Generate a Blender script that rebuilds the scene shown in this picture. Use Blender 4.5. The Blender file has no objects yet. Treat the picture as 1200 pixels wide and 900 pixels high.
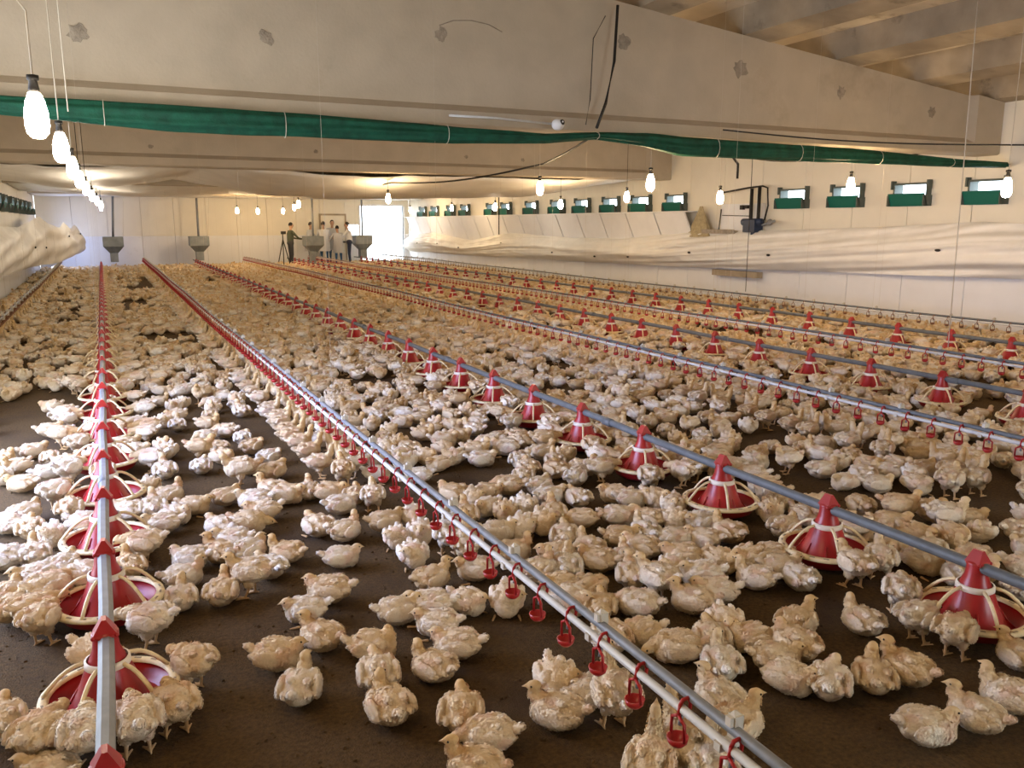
import bpy, bmesh, math, random
from mathutils import Vector, Matrix, noise, Euler
import numpy as np
rnd = random.Random(11)
PI = math.pi
S = bpy.context.scene
COL = S.collection

# ---------------------------------------------------------------- camera, sky, lights, exposure
cam_d = bpy.data.cameras.new('camera'); cam = bpy.data.objects.new('camera', cam_d); COL.objects.link(cam)
cam_d.sensor_width = 36.0; cam_d.lens = 36.0 * 977 / 1200; cam_d.clip_start = 0.05; cam_d.clip_end = 300
cam.location = (0, 0, 1.65)
cam.rotation_euler = (math.radians(90 - 10.892), 0, math.radians(-25.848))
S.camera = cam
W = bpy.data.worlds.new('overcast_sky'); S.world = W; W.use_nodes = True
bg = W.node_tree.nodes['Background']; bg.inputs[0].default_value = (0.80, 0.90, 1.0, 1); bg.inputs[1].default_value = 9.0
S.view_settings.view_transform = 'Standard'; S.view_settings.look = 'None'
S.view_settings.exposure = -0.04; S.view_settings.gamma = 1.0; S.view_settings.use_curve_mapping = False
BULB_W = 50.0
def area(name, loc, rot, sx, sy, power, colr):
    d = bpy.data.lights.new(name, 'AREA'); d.shape = 'RECTANGLE'; d.size = sx; d.size_y = sy; d.energy = power; d.color = colr
    o = bpy.data.objects.new(name, d); COL.objects.link(o); o.location = loc; o.rotation_euler = rot; return o
# daylight entering by the open side door on the left, near the camera
area('side_door_daylight', (-1.98, 6.0, 1.35), (0, math.radians(-58), 0), 1.9, 3.8, 165, (0.34, 0.46, 1.0)).data.spread = math.radians(110)
# daylight by the far left side door
area('far_side_door_daylight', (-1.7, 33.3, 0.8), (0, math.radians(-90), 0), 1.4, 1.6, 60, (0.45, 0.58, 1.0))
# added fill light behind the camera, set in an assumed doorway
area('rear_fill_light', (4.9, -3.9, 1.1), (math.radians(90), 0, 0), 2.8, 2.0, 40, (1.0, 0.93, 0.84))

# ---------------------------------------------------------------- materials
MATS = {}
def mat(name, colr, rough=0.7, metal=0.0, emit=None, estr=0.0, var=0.0, vscale=5.0, bump=0.0, bscale=60.0, dirt=None, dscale=1.2, dthr=0.55, trans=0.0, spec=0.3):
    m = bpy.data.materials.new(name); m.use_nodes = True; nt = m.node_tree; N = nt.nodes; L = nt.links
    b = N['Principled BSDF']; b.inputs['Roughness'].default_value = rough; b.inputs['Metallic'].default_value = metal
    b.inputs['Specular IOR Level'].default_value = spec
    b.inputs['Base Color'].default_value = (*colr, 1)
    tc = N.new('ShaderNodeTexCoord'); gm = N.new('ShaderNodeNewGeometry')
    src = gm.outputs['Position']
    out = None
    if var > 0:
        n = N.new('ShaderNodeTexNoise'); n.inputs['Scale'].default_value = vscale; n.inputs['Detail'].default_value = 5; L.new(src, n.inputs['Vector'])
        r = N.new('ShaderNodeValToRGB'); L.new(n.outputs[0], r.inputs[0])
        r.color_ramp.elements[0].position = 0.3; r.color_ramp.elements[1].position = 0.7
        r.color_ramp.elements[0].color = (*[c * (1 - var) for c in colr], 1); r.color_ramp.elements[1].color = (*[min(1, c * (1 + var)) for c in colr], 1)
        out = r.outputs[0]
    if dirt:
        n2 = N.new('ShaderNodeTexNoise'); n2.inputs['Scale'].default_value = dscale; n2.inputs['Detail'].default_value = 8; n2.inputs['Roughness'].default_value = 0.65; L.new(src, n2.inputs['Vector'])
        r2 = N.new('ShaderNodeValToRGB'); L.new(n2.outputs[0], r2.inputs[0]); r2.color_ramp.elements[0].position = dthr; r2.color_ramp.elements[1].position = dthr + 0.18
        r2.color_ramp.elements[0].color = (0, 0, 0, 1); r2.color_ramp.elements[1].color = (1, 1, 1, 1)
        mx = N.new('ShaderNodeMix'); mx.data_type = 'RGBA'; L.new(r2.outputs[0], mx.inputs[0])
        if out: L.new(out, mx.inputs[6])
        else: mx.inputs[6].default_value = (*colr, 1)
        mx.inputs[7].default_value = (*dirt, 1); out = mx.outputs[2]
    if out: L.new(out, b.inputs['Base Color'])
    if bump > 0:
        nb = N.new('ShaderNodeTexNoise'); nb.inputs['Scale'].default_value = bscale; nb.inputs['Detail'].default_value = 6; L.new(src, nb.inputs['Vector'])
        bp = N.new('ShaderNodeBump'); bp.inputs['Strength'].default_value = bump; bp.inputs['Distance'].default_value = 0.01; L.new(nb.outputs[0], bp.inputs['Height']); L.new(bp.outputs[0], b.inputs['Normal'])
    if emit: b.inputs['Emission Color'].default_value = (*emit, 1); b.inputs['Emission Strength'].default_value = estr
    if trans: b.inputs['Transmission Weight'].default_value = trans
    MATS[name] = m; return m
M = MATS
mat('litter', (0.100, 0.058, 0.020), 0.95, var=0.35, vscale=60, bump=1.0, bscale=140, dirt=(0.060, 0.034, 0.015), dscale=1.3, dthr=0.48)
mat('cream_concrete', (0.50, 0.425, 0.325), 0.85, var=0.07, vscale=3, bump=0.25, bscale=30, dirt=(0.38, 0.31, 0.22), dscale=0.9, dthr=0.6)
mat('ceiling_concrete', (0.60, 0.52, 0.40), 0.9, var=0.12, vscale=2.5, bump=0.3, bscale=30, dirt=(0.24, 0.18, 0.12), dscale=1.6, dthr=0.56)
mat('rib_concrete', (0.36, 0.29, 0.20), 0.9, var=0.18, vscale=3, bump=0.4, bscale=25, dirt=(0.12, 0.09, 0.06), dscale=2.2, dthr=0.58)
mat('stain_plaster', (0.33, 0.28, 0.22), 0.95, var=0.25, vscale=14, bump=0.8, bscale=60)
mat('wall_cream', (0.80, 0.75, 0.64), 0.45, var=0.03, vscale=2, dirt=(0.60, 0.54, 0.44), dscale=1.0, dthr=0.68)
mat('wall_white', (0.80, 0.80, 0.81), 0.5, var=0.03, vscale=2, dirt=(0.60, 0.58, 0.55), dscale=1.3, dthr=0.64)
mat('flap_white', (0.78, 0.78, 0.80), 0.5, var=0.03, vscale=3)
mat('tarp', (0.82, 0.80, 0.76), 0.6, var=0.05, vscale=2.5, bump=0.25, bscale=14, dirt=(0.62, 0.56, 0.46), dscale=1.5, dthr=0.66)
mat('ceiling_sheet', (0.90, 0.87, 0.80), 0.6, var=0.06, vscale=2.0, bump=0.2, bscale=8)
mat('green_net', (0.006, 0.070, 0.040), 0.7, var=0.35, vscale=9, bump=0.5, bscale=50)
mat('green_flap', (0.01, 0.13, 0.10), 0.5)
mat('window_frame', (0.09, 0.11, 0.10), 0.5)
mat('galvanised', (0.22, 0.23, 0.245), 0.5, 0.15, var=0.12, vscale=20)
mat('grey_tube', (0.14, 0.155, 0.165), 0.5, 0.1, var=0.15, vscale=14)
mat('white_tube', (0.62, 0.62, 0.60), 0.4, var=0.08, vscale=10)
mat('clip_white', (0.60, 0.56, 0.48), 0.5)
mat('feeder_red', (0.36, 0.012, 0.014), 0.35, var=0.12, vscale=12, spec=0.5)
mat('cup_brown', (0.22, 0.10, 0.05), 0.5)
mat('cup_red', (0.40, 0.016, 0.016), 0.35, spec=0.5)
mat('grille_cream', (0.80, 0.66, 0.40), 0.5, var=0.15, vscale=30)
mat('collar_white', (0.78, 0.70, 0.60), 0.5)
mat('feed', (0.20, 0.12, 0.06), 0.95, bump=0.8, bscale=200)
mat('black_rubber', (0.02, 0.018, 0.016), 0.6)
mat('rope', (0.62, 0.56, 0.46), 0.9)
mat('hopper_steel', (0.24, 0.26, 0.27), 0.5, 0.4, var=0.15, vscale=6)
mat('door_cream', (0.78, 0.72, 0.60), 0.5)
mat('motor_blue', (0.02, 0.035, 0.08), 0.4)
mat('white_plastic', (0.75, 0.74, 0.72), 0.4)
mat('brown_cloth', (0.40, 0.33, 0.20), 0.9, var=0.2, vscale=20)
mat('concrete_yard', (0.55, 0.53, 0.50), 0.9, var=0.1, vscale=4)
mat('bulb_warm', (1, 1, 1), 0.3, emit=(1.0, 0.71, 0.39), estr=BULB_W * 6)
mat('bulb_cool', (1, 1, 1), 0.3, emit=(1.0, 0.86, 0.68), estr=BULB_W * 3.4)
mat('beak', (0.62, 0.42, 0.20), 0.4)
mat('eye', (0.01, 0.008, 0.006), 0.15)

def feather_mat():
    m = bpy.data.materials.new('chick_feathers'); m.use_nodes = True; N = m.node_tree.nodes; L = m.node_tree.links; b = N['Principled BSDF']
    b.inputs['Roughness'].default_value = 0.9; b.inputs['Specular IOR Level'].default_value = 0.1
    a = N.new('ShaderNodeAttribute'); a.attribute_name = 'col'
    oi = N.new('ShaderNodeObjectInfo')
    r = N.new('ShaderNodeValToRGB'); L.new(oi.outputs['Random'], r.inputs[0])
    e = r.color_ramp.elements; e[0].position = 0.0; e[0].color = (0.88, 0.74, 0.54, 1); e[1].position = 1.0; e[1].color = (1.0, 0.99, 0.97, 1)
    k = e.new(0.35); k.color = (0.94, 0.84, 0.69, 1); k = e.new(0.7); k.color = (0.98, 0.92, 0.83, 1)
    mx = N.new('ShaderNodeMix'); mx.data_type = 'RGBA'; mx.blend_type = 'MULTIPLY'; mx.inputs[0].default_value = 1; L.new(a.outputs['Color'], mx.inputs[6]); L.new(r.outputs[0], mx.inputs[7])
    tc = N.new('ShaderNodeTexCoord'); n = N.new('ShaderNodeTexNoise'); n.inputs['Scale'].default_value = 22; n.inputs['Detail'].default_value = 4
    ad = N.new('ShaderNodeVectorMath'); ad.operation = 'ADD'; L.new(tc.outputs['Object'], ad.inputs[0]); L.new(oi.outputs['Random'], ad.inputs[1]); L.new(ad.outputs[0], n.inputs['Vector'])
    r2 = N.new('ShaderNodeValToRGB'); L.new(n.outputs[0], r2.inputs[0]); r2.color_ramp.elements[0].position = 0.36; r2.color_ramp.elements[0].color = (0.80, 0.69, 0.55, 1); r2.color_ramp.elements[1].position = 0.55; r2.color_ramp.elements[1].color = (1, 1, 1, 1)
    m2 = N.new('ShaderNodeMix'); m2.data_type = 'RGBA'; m2.blend_type = 'MULTIPLY'; m2.inputs[0].default_value = 0.40; L.new(mx.outputs[2], m2.inputs[6]); L.new(r2.outputs[0], m2.inputs[7])
    L.new(m2.outputs[2], b.inputs['Base Color'])
    w = N.new('ShaderNodeTexNoise'); w.inputs['Scale'].default_value = 130; w.inputs['Detail'].default_value = 4; L.new(tc.outputs['Object'], w.inputs['Vector'])
    bp = N.new('ShaderNodeBump'); bp.inputs['Strength'].default_value = 0.4; bp.inputs['Distance'].default_value = 0.006; L.new(w.outputs[0], bp.inputs['Height']); L.new(bp.outputs[0], b.inputs['Normal'])
    MATS['feathers'] = m
feather_mat()
def vcol_mat(name, rough=0.8):
    m = bpy.data.materials.new(name); m.use_nodes = True; N = m.node_tree.nodes; b = N['Principled BSDF']; b.inputs['Roughness'].default_value = rough
    a = N.new('ShaderNodeAttribute'); a.attribute_name = 'col'; m.node_tree.links.new(a.outputs['Color'], b.inputs['Base Color']); MATS[name] = m
vcol_mat('person_body')

# ---------------------------------------------------------------- mesh helpers
class MB:
    def __init__(s): s.v = []; s.f = []; s.sm = []
    def add(s, vs, fs, smooth=False):
        o = len(s.v); s.v += [tuple(v) for v in vs]; s.f += [tuple(i + o for i in f) for f in fs]; s.sm += [smooth] * len(fs); return s
    def box(s, x0, x1, y0, y1, z0, z1):
        v = [(x, y, z) for z in (z0, z1) for y in (y0, y1) for x in (x0, x1)]
        return s.add(v, [(0, 2, 3, 1), (4, 5, 7, 6), (0, 1, 5, 4), (2, 6, 7, 3), (0, 4, 6, 2), (1, 3, 7, 5)])
    def obox(s, mtx, hx, hy, hz):
        v = [mtx @ Vector((x, y, z)) for z in (-hz, hz) for y in (-hy, hy) for x in (-hx, hx)]
        return s.add(v, [(0, 2, 3, 1), (4, 5, 7, 6), (0, 1, 5, 4), (2, 6, 7, 3), (0, 4, 6, 2), (1, 3, 7, 5)])
    def lathe(s, prof, n=24, c=(0, 0, 0), smooth=True, a0=0.0):
        vs = []; fs = []
        for r, z in prof:
            for k in range(n):
                a = 2 * PI * k / n + a0; vs.append((c[0] + r * math.cos(a), c[1] + r * math.sin(a), c[2] + z))
        for i in range(len(prof) - 1):
            for k in range(n):
                k2 = (k + 1) % n; fs.append((i * n + k, i * n + k2, (i + 1) * n + k2, (i + 1) * n + k))
        return s.add(vs, fs, smooth)
    def tube(s, pts, r, n=8, smooth=True, cap=True):
        pts = [Vector(p) for p in pts]; rs = r if isinstance(r, (list, tuple)) else [r] * len(pts); vs = []; fs = []
        up = Vector((0, 0, 1))
        for i, p in enumerate(pts):
            d = (pts[min(i + 1, len(pts) - 1)] - pts[max(i - 1, 0)]).normalized()
            u = up if abs(d.dot(up)) < 0.95 else Vector((1, 0, 0))
            a = d.cross(u).normalized(); b = a.cross(d)
            for k in range(n):
                t = 2 * PI * k / n + PI / n; vs.append(p + (a * math.cos(t) + b * math.sin(t)) * rs[i])
        for i in range(len(pts) - 1):
            for k in range(n): k2 = (k + 1) % n; fs.append((i * n + k, (i + 1) * n + k, (i + 1) * n + k2, i * n + k2))
        if cap: fs.append(tuple(range(n))); fs.append(tuple(range((len(pts) - 1) * n, len(pts) * n))[::-1])
        return s.add(vs, fs, smooth)
    def grid(s, fn, nu, nv, smooth=True):
        vs = [fn(i / nu, j / nv) for j in range(nv + 1) for i in range(nu + 1)]
        fs = [(j * (nu + 1) + i, j * (nu + 1) + i + 1, (j + 1) * (nu + 1) + i + 1, (j + 1) * (nu + 1) + i) for j in range(nv) for i in range(nu)]
        return s.add(vs, fs, smooth)
    def ell(s, c, r, n=8, m=6, smooth=True):
        prof = [(math.sin(PI * i / m), -math.cos(PI * i / m)) for i in range(m + 1)]
        vs = [(c[0] + r[0] * p * math.cos(2 * PI * k / n), c[1] + r[1] * p * math.sin(2 * PI * k / n), c[2] + r[2] * z) for p, z in prof for k in range(n)]
        fs = [(i * n + k, i * n + (k + 1) % n, (i + 1) * n + (k + 1) % n, (i + 1) * n + k) for i in range(m) for k in range(n)]
        return s.add(vs, fs, smooth)
    def mesh(s, name, m):
        me = bpy.data.meshes.new(name); me.from_pydata(s.v, [], s.f); me.validate()
        if len(me.polygons) == len(s.sm): me.polygons.foreach_set('use_smooth', s.sm)
        me.materials.append(MATS[m] if isinstance(m, str) else m); me.update(); return me
    def build(s, name, m, parent=None, loc=None):
        return link(name, s.mesh(name, m), parent, loc)
def link(name, me, parent=None, loc=None, rz=0):
    o = bpy.data.objects.new(name, me); COL.objects.link(o)
    if parent: o.parent = parent
    if loc: o.location = loc
    if rz: o.rotation_euler[2] = rz
    return o
def thing(name, label, cat, loc=(0, 0, 0), rz=0, group=None):
    o = bpy.data.objects.new(name, None); COL.objects.link(o); o.location = loc; o.rotation_euler[2] = rz; o.empty_display_size = 0.1
    return tag(o, label, cat, group)
def tag(o, label, cat, group=None, kind=None):
    o['label'] = label; o['category'] = cat
    if group: o['group'] = group
    if kind: o['kind'] = kind
    return o
def struct(o): o['kind'] = 'structure'; return o
def sempty(name):
    o = bpy.data.objects.new(name, None); COL.objects.link(o); return struct(o)
def copy_tree(o, loc, rz=0, parent=None):
    c = o.copy(); COL.objects.link(c)
    if parent: c.parent = parent
    else: c.location = loc; c.rotation_euler[2] = rz
    for ch in o.children: copy_tree(ch, None, 0, c)
    return c
ORD = ['nearest', 'second', 'third', 'fourth', 'fifth', 'sixth', 'seventh', 'eighth', 'ninth', 'tenth', 'eleventh', 'twelfth', 'thirteenth', 'fourteenth', 'fifteenth', 'sixteenth', 'seventeenth', 'eighteenth', 'nineteenth', 'twentieth']
def ordw(i):
    if i < 20: return ORD[i]
    return ('twenty-', 'thirty-', 'forty-')[i // 10 - 1 - 1 if i >= 20 else 0][:] + ('first', 'second', 'third', 'fourth', 'fifth', 'sixth', 'seventh', 'eighth', 'ninth', 'tenth')[i % 10] if i < 50 else 'distant'

XL, XR, YB, YF = -2.1, 12.0, -4.0, 35.0
RIDGE = 4.6
def ztop(x): return 4.16 - 0.105 * abs(x - RIDGE)

# ---------------------------------------------------------------- floor and yard
b = MB(); b.box(XL - .2, XR + .2, YB - .2, YF + .2, -0.2, 0.0); struct(b.build('floor', 'litter'))
b = MB(); b.box(XL - 6, XR + 12, YF + .2, YF + 25, -0.25, -0.04); struct(b.build('ground_outside', 'concrete_yard'))
# clods of litter
b = MB()
for k in range(2600):
    x, y = rnd.uniform(-1.5, 4), rnd.uniform(1.0, 6.0); r = rnd.uniform(.003, .009)
    b.ell((x, y, r * .3), (r, r * rnd.uniform(.6, 1.3), r * .6), 5, 3)
o = b.build('litter_crumbs', 'litter'); tag(o, 'loose brown crumbs of litter scattered over the bare floor', 'litter', kind='stuff')

# ---------------------------------------------------------------- walls
def wall_panel(parent, name, m, x0, x1, y0, y1, z0, z1):
    b = MB(); b.box(x0, x1, y0, y1, z0, z1); return b.build(name, m, parent)
# windows on the right wall: (y0, y1)
WIN = [(8.10, 8.68), (9.38, 10.03), (10.70, 11.34), (11.98, 12.66), (15.66, 16.33), (17.02, 17.75), (18.40, 19.10), (19.85, 20.55), (21.25, 21.95), (22.90, 23.60), (24.75, 25.40), (25.95, 26.55),
       (28.2, 28.85), (29.6, 30.25), (31.3, 31.95), (32.7, 33.35)]
ZW0, ZW1 = 1.93, 2.30
def side_wall(name, xin, sgn, wins, y_open=None):
    w = sempty(name); T = 0.12
    xa, xb = (xin, xin + T) if sgn > 0 else (xin - T, xin)
    y = YB
    # lower panels
    while y < YF - .01:
        y1 = min(y + 1.15, YF); g = .006
        skip = y_open and y + .5 > y_open[0] and y1 - .5 < y_open[1]
        if not skip:
            wall_panel(w, 'wall_panel', 'wall_white', xa, xb, y + g, y1 - g, 0, 1.30)
            wall_panel(w, 'wall_panel', 'wall_cream', xa, xb, y + g, y1 - g, 1.306, ZW0)
        wall_panel(w, 'wall_panel', 'wall_cream', xa, xb, y + g, y1 - g, ZW1, ztop(xin) + .45)
        y = y1
    # backing behind the joints
    ys = [YB] + [v for p in wins for v in p] + [YF]
    for i in range(0, len(ys), 2):
        ya, yb = ys[i], ys[i + 1]
        n = max(1, round((yb - ya) / 1.2))
        for k in range(n):
            c0 = ya + (yb - ya) * k / n; c1 = ya + (yb - ya) * (k + 1) / n
            if y_open and c0 + .2 > y_open[0] and c1 - .2 < y_open[1]: continue
            wall_panel(w, 'wall_panel', 'wall_cream', xa, xb, c0 + (.004 if k else 0), c1 - (.004 if k < n - 1 else 0), ZW0, ZW1)
    return w
side_wall('wall_right', XR, 1, WIN)
LWIN = [(22.0, 22.65), (23.4, 24.05), (25.2, 25.85), (26.6, 27.25), (28.2, 28.85), (29.6, 30.25), (31.2, 31.85)]
side_wall('wall_left', XL, -1, LWIN, (4.0, 8.0))
def window(i, xin, sgn, y0, y1):
    w = sempty('window_%d' % i); w.location = (xin, (y0 + y1) / 2, 0)
    h = (y1 - y0) / 2; s = -sgn   # s: into the room
    b = MB(); t = .03
    b.box(-.10, .10, -h, -h + t, ZW0, ZW1); b.box(-.10, .10, h - t, h, ZW0, ZW1); b.box(-.10, .10, -h + t, h - t, ZW0, ZW0 + t); b.box(-.10, .10, -h + t, h - t, ZW1 - t, ZW1)
    b.build('window_frame', 'window_frame', w)
    # flap hinged along its foot, leaning into the room
    b = MB(); mt = Matrix.Translation((s * .155, 0, ZW0 + .10)) @ Matrix.Rotation(s * math.radians(22), 4, 'Y')
    b.obox(mt, .012, h + .02, .105); b.build('flap', 'green_flap', w)
    b = MB()
    for yy in (-h - .02, h + .01):
        b.box(min(0, s * .21), max(0, s * .21), yy, yy + .012, ZW0 + .0, ZW0 + .17)
        b.box(min(s * .02, s * .12), max(s * .02, s * .12), yy, yy + .03, ZW1 - .10, ZW1 + .04)
    b.build('side_bracket', 'window_frame', w)
wi = 1
for y0, y1 in WIN: window(wi, XR, 1, y0, y1); wi += 1
for y0, y1 in LWIN: window(wi, XL, -1, y0, y1); wi += 1

# far wall with the bright open door, the closed door and the lit square window
w = sempty('wall_far'); T = .15
def far_panel(x0, x1, z0, z1, m): wall_panel(w, 'wall_panel', m, x0, x1, YF, YF + T, z0, z1)
OPEN = (9.85, 11.75, 2.38); CL = (8.15, 9.20, 2.02); SQ = (9.24, 9.80, .98, 1.60)
edges = [XL]
x = XL
while x < 8.0: x += 1.16; edges.append(min(x, 8.15))
edges = sorted(set([round(e, 3) for e in edges if e <= 8.15] + [8.15, 9.20, 9.24, 9.80, 9.85, 11.75, 12.0]))
for a, c in zip(edges[:-1], edges[1:]):
    if c - a < .03: a -= 0
    g = .005 if c - a > .3 else 0
    top = ztop((a + c) / 2) + .5
    if (a, c) == (8.15, 9.20): far_panel(a + g, c - g, CL[2], top, 'wall_cream')
    elif (a, c) == (9.24, 9.80):
        far_panel(a, c, 0, SQ[2], 'wall_white'); far_panel(a, c, SQ[3], top, 'wall_cream')
    elif (a, c) == (9.85, 11.75): far_panel(a, c, OPEN[2], top, 'wall_cream')
    else:
        far_panel(a + g, c - g, 0, 1.18, 'wall_white'); far_panel(a + g, c - g, 1.184, top, 'wall_cream')
b = MB(); b.box(XL, 8.15, YF + T, YF + T + .03, 0, 4.6); b.build('wall_backing', 'wall_cream', w)
d = sempty('door_1'); d.location = (8.675, YF - .02, 0)
b = MB(); b.box(-.50, .50, -.02, .03, 0, 1.98); b.build('door_leaf', 'door_cream', d)
b = MB(); b.box(.50, .56, -.05, .02, 0, 2.05); b.box(-.56, -.50, -.05, .02, 0, 2.05); b.box(-.50, .50, -.05, .02, 1.98, 2.05); b.build('door_frame', 'rib_concrete', d)
b = MB(); b.box(.22, .50, -.07, -.03, .86, .92); b.build('door_handle', 'black_rubber', d)
d = sempty('door_2'); d.location = (10.8, YF, 0)
b = MB(); b.box(-1.02, -.95, -.03, .17, 0, 2.38); b.box(.95, 1.02, -.03, .17, 0, 2.38); b.box(-.95, .95, -.03, .17, 2.38, 2.45); b.build('door_frame', 'wall_white', d)
d = sempty('window_%d' % wi)
b = MB(); b.box(9.22, 9.25, YF - .02, YF + .1, .95, 1.63); b.box(9.79, 9.82, YF - .02, YF + .1, .95, 1.63); b.box(9.25, 9.79, YF - .02, YF + .1, .95, .98); b.box(9.25, 9.79, YF - .02, YF + .1, 1.60, 1.63); b.build('window_frame', 'wall_white', d)
# unseen wall behind the camera; its opening is assumed, sized for incoming light
w = sempty('wall_back')
for (a, c, z0, z1) in [(XL, 3.4, 0, 4.6), (6.4, XR, 0, 4.6), (3.4, 6.4, 2.2, 4.6)]: wall_panel(w, 'wall_panel', 'wall_cream', a, c, YB - .12, YB, z0, z1)

# ---------------------------------------------------------------- ceiling: deck + ribs resting on the beams
BEAMS = [0.3, 8.3, 16.3, 24.3, 32.3]
deck = sempty('ceiling')
def slope_box(x0, x1, y0, y1, zb, zt, name, m, taper=0):
    vs = []
    for y in (y0, y1):
        vs += [(x0 + taper, y, ztop(x0) + zb), (x1 - taper, y, ztop(x1) + zb), (x1, y, ztop(x1) + zt), (x0, y, ztop(x0) + zt)]
    b = MB(); b.add(vs, [(0, 1, 2, 3), (7, 6, 5, 4), (0, 4, 5, 1), (1, 5, 6, 2), (2, 6, 7, 3), (3, 7, 4, 0)]); return b.build(name, m, deck)
spans = [(YB, .3), (.3, 8.3), (8.3, 16.3), (16.3, 24.3), (24.3, 32.3), (32.3, YF + .15)]
RX = []
x = RIDGE + 1.28
while x < XR: RX.append(x); x += 1.52
x = RIDGE - .24
while x > XL: RX.append(x); x -= 1.52
for (ya, yb) in spans:
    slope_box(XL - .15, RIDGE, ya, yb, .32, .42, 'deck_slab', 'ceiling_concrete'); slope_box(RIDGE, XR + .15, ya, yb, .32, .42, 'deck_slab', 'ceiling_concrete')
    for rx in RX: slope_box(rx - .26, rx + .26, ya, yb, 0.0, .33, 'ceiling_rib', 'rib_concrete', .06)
# ---------------------------------------------------------------- transverse concrete beams
def beam(i, Y):
    r = sempty('trim_%d' % i); r.location = (0, Y, 0)
    prof = [(.0, 2.66), (.0, 2.79), (.10, 2.86), (.10, 9), ]     # flange face, splay, web (9 = roof line)
    xs = [XL, RIDGE, XR]; vs = []
    full = [(0.03, 2.64)] + prof + [(.30, 9), (.30, 2.86), (.40, 2.79), (.40, 2.66), (.37, 2.64)]
    for x in xs:
        for (y, z) in full: vs.append((x, y, ztop(x) if z == 9 else z))
    n = len(full); fs = []
    for k in range(2):
        for j in range(n): fs.append((k * n + j, k * n + (j + 1) % n, (k + 1) * n + (j + 1) % n, (k + 1) * n + j))
    fs.append(tuple(range(n))); fs.append(tuple(range(2 * n, 3 * n))[::-1])
    b = MB(); b.add(vs, fs); b.build('beam_web', 'cream_concrete', r)
    b = MB()
    for (a, c, dd) in [(11.35, XR, -.002), (XL, XL + .65, -.002)]:
        b.add([(a + (.08 if a > 5 else 0), dd, 2.66), (c, dd, 2.66), (c, dd, ztop(c)), (a + (.08 if a > 5 else 0), dd, ztop(a)), (a, .1, 2.66), (c + (.08 if a < 5 else 0), .1, 2.66), (c + (.08 if a < 5 else 0), .1, ztop(c)), (a, .1, ztop(a))],
              [(0, 1, 2, 3), (0, 3, 7, 4), (1, 5, 6, 2), (3, 2, 6, 7), (0, 4, 5, 1)])
    b.build('end_block', 'cream_concrete', r); return r
BR = [beam(i + 1, Y) for i, Y in enumerate(BEAMS)]
def blotch(cx, cz, rx, rz, seed, parent, tail=None):
    rr = random.Random(seed); n = 18; pts = []
    for k in range(n):
        a = 2 * PI * k / n; q = rr.uniform(.6, 1.1); pts.append((cx + rx * q * math.cos(a), cz + rz * q * math.sin(a)))
    vs = [(p[0], .094, p[1]) for p in pts] + [(p[0], .101, p[1]) for p in pts] + [(cx, .090, cz)]
    fs = [(k, (k + 1) % n, 2 * n) for k in range(n)] + [(k, k + n, (k + 1) % n + n, (k + 1) % n) for k in range(n)]
    b = MB(); b.add(vs, fs)
    if tail: b.tube(tail, .004, 5)
    b.build('plaster_patch', 'stain_plaster', parent)
for k, (x, z, a, c) in enumerate([(-.04, 3.25, .09, .09), (1.53, 3.35, .075, .08), (3.27, 3.53, .07, .08), (5.47, 3.66, .09, .10), (7.15, 3.50, .13, .12), (8.85, 3.33, .08, .09), (10.6, 3.18, .09, .08)]):
    blotch(x, z, a, c, k + 3, BR[1], [(3.25, .092, 3.62), (3.4, .09, 3.68), (3.6, .09, 3.70), (3.8, .09, 3.68), (3.95, .09, 3.62)] if k == 2 else None)
for (x, z) in [(.9, 2.98), (3.8, 3.0), (6.9, 3.0), (8.2, 2.98)]: blotch(x, z, .05, .04, int(x * 7), BR[2])

# ---------------------------------------------------------------- white sheeting under the far ceiling
def lerp(x, xs, zs): return float(np.interp(x, xs, zs))
def sheet(n_, x, v, y):
    if n_ == 0:
        fr = lerp(x, [-2.1, -.8, .6, 1.8, 3.0, 5.0, 7.5, 9.8, 12], [2.70, 2.62, 2.63, 2.78, 2.63, 2.58, 2.62, 2.64, 2.76])
        dp = lerp(x, [-2.1, -.5, 1.8, 3.6, 5.5, 8, 10, 12], [.10, .22, .06, .34, .36, .34, .28, .08])
    elif n_ == 1:
        fr = lerp(x, [-2.1, 2.5, 5.5, 9, 12], [2.72, 2.66, 2.74, 2.68, 2.74]); dp = lerp(x, [-2.1, 1, 4, 7, 12], [.10, .20, .10, .22, .08])
    else: fr = 2.66; dp = .05
    z = fr - dp * math.sin(PI * min(1, v * 1.05) ** .8) * 1.0 if v < .95 else fr
    return z + .035 * noise.noise(Vector((x * 1.1, y * .8, n_))) + .03 * noise.noise(Vector((x * 2.5 + y * 1.2, y * .7, n_ + 4)))
for n_, (y0, y1, lab) in enumerate([(16.75, 24.2, 'white plastic sheet sagging under the ceiling, nearest of the three'), (24.8, 32.2, 'white plastic sheet sagging under the ceiling, middle of the three'), (32.8, 34.9, 'white plastic sheet sagging under the ceiling against the far wall')]):
    b = MB()
    b.grid(lambda u, v: (XL + .05 + u * 14.0, y0 + v * (y1 - y0), sheet(n_, XL + .05 + u * 14.0, v, y0 + v * (y1 - y0))), 110, 30)
    o = b.build('ceiling_sheet', 'ceiling_sheet'); tag(o, lab, 'plastic sheet', 'white plastic sheets under the ceiling')
    sd = o.modifiers.new('thick', 'SOLIDIFY'); sd.thickness = .006

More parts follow.
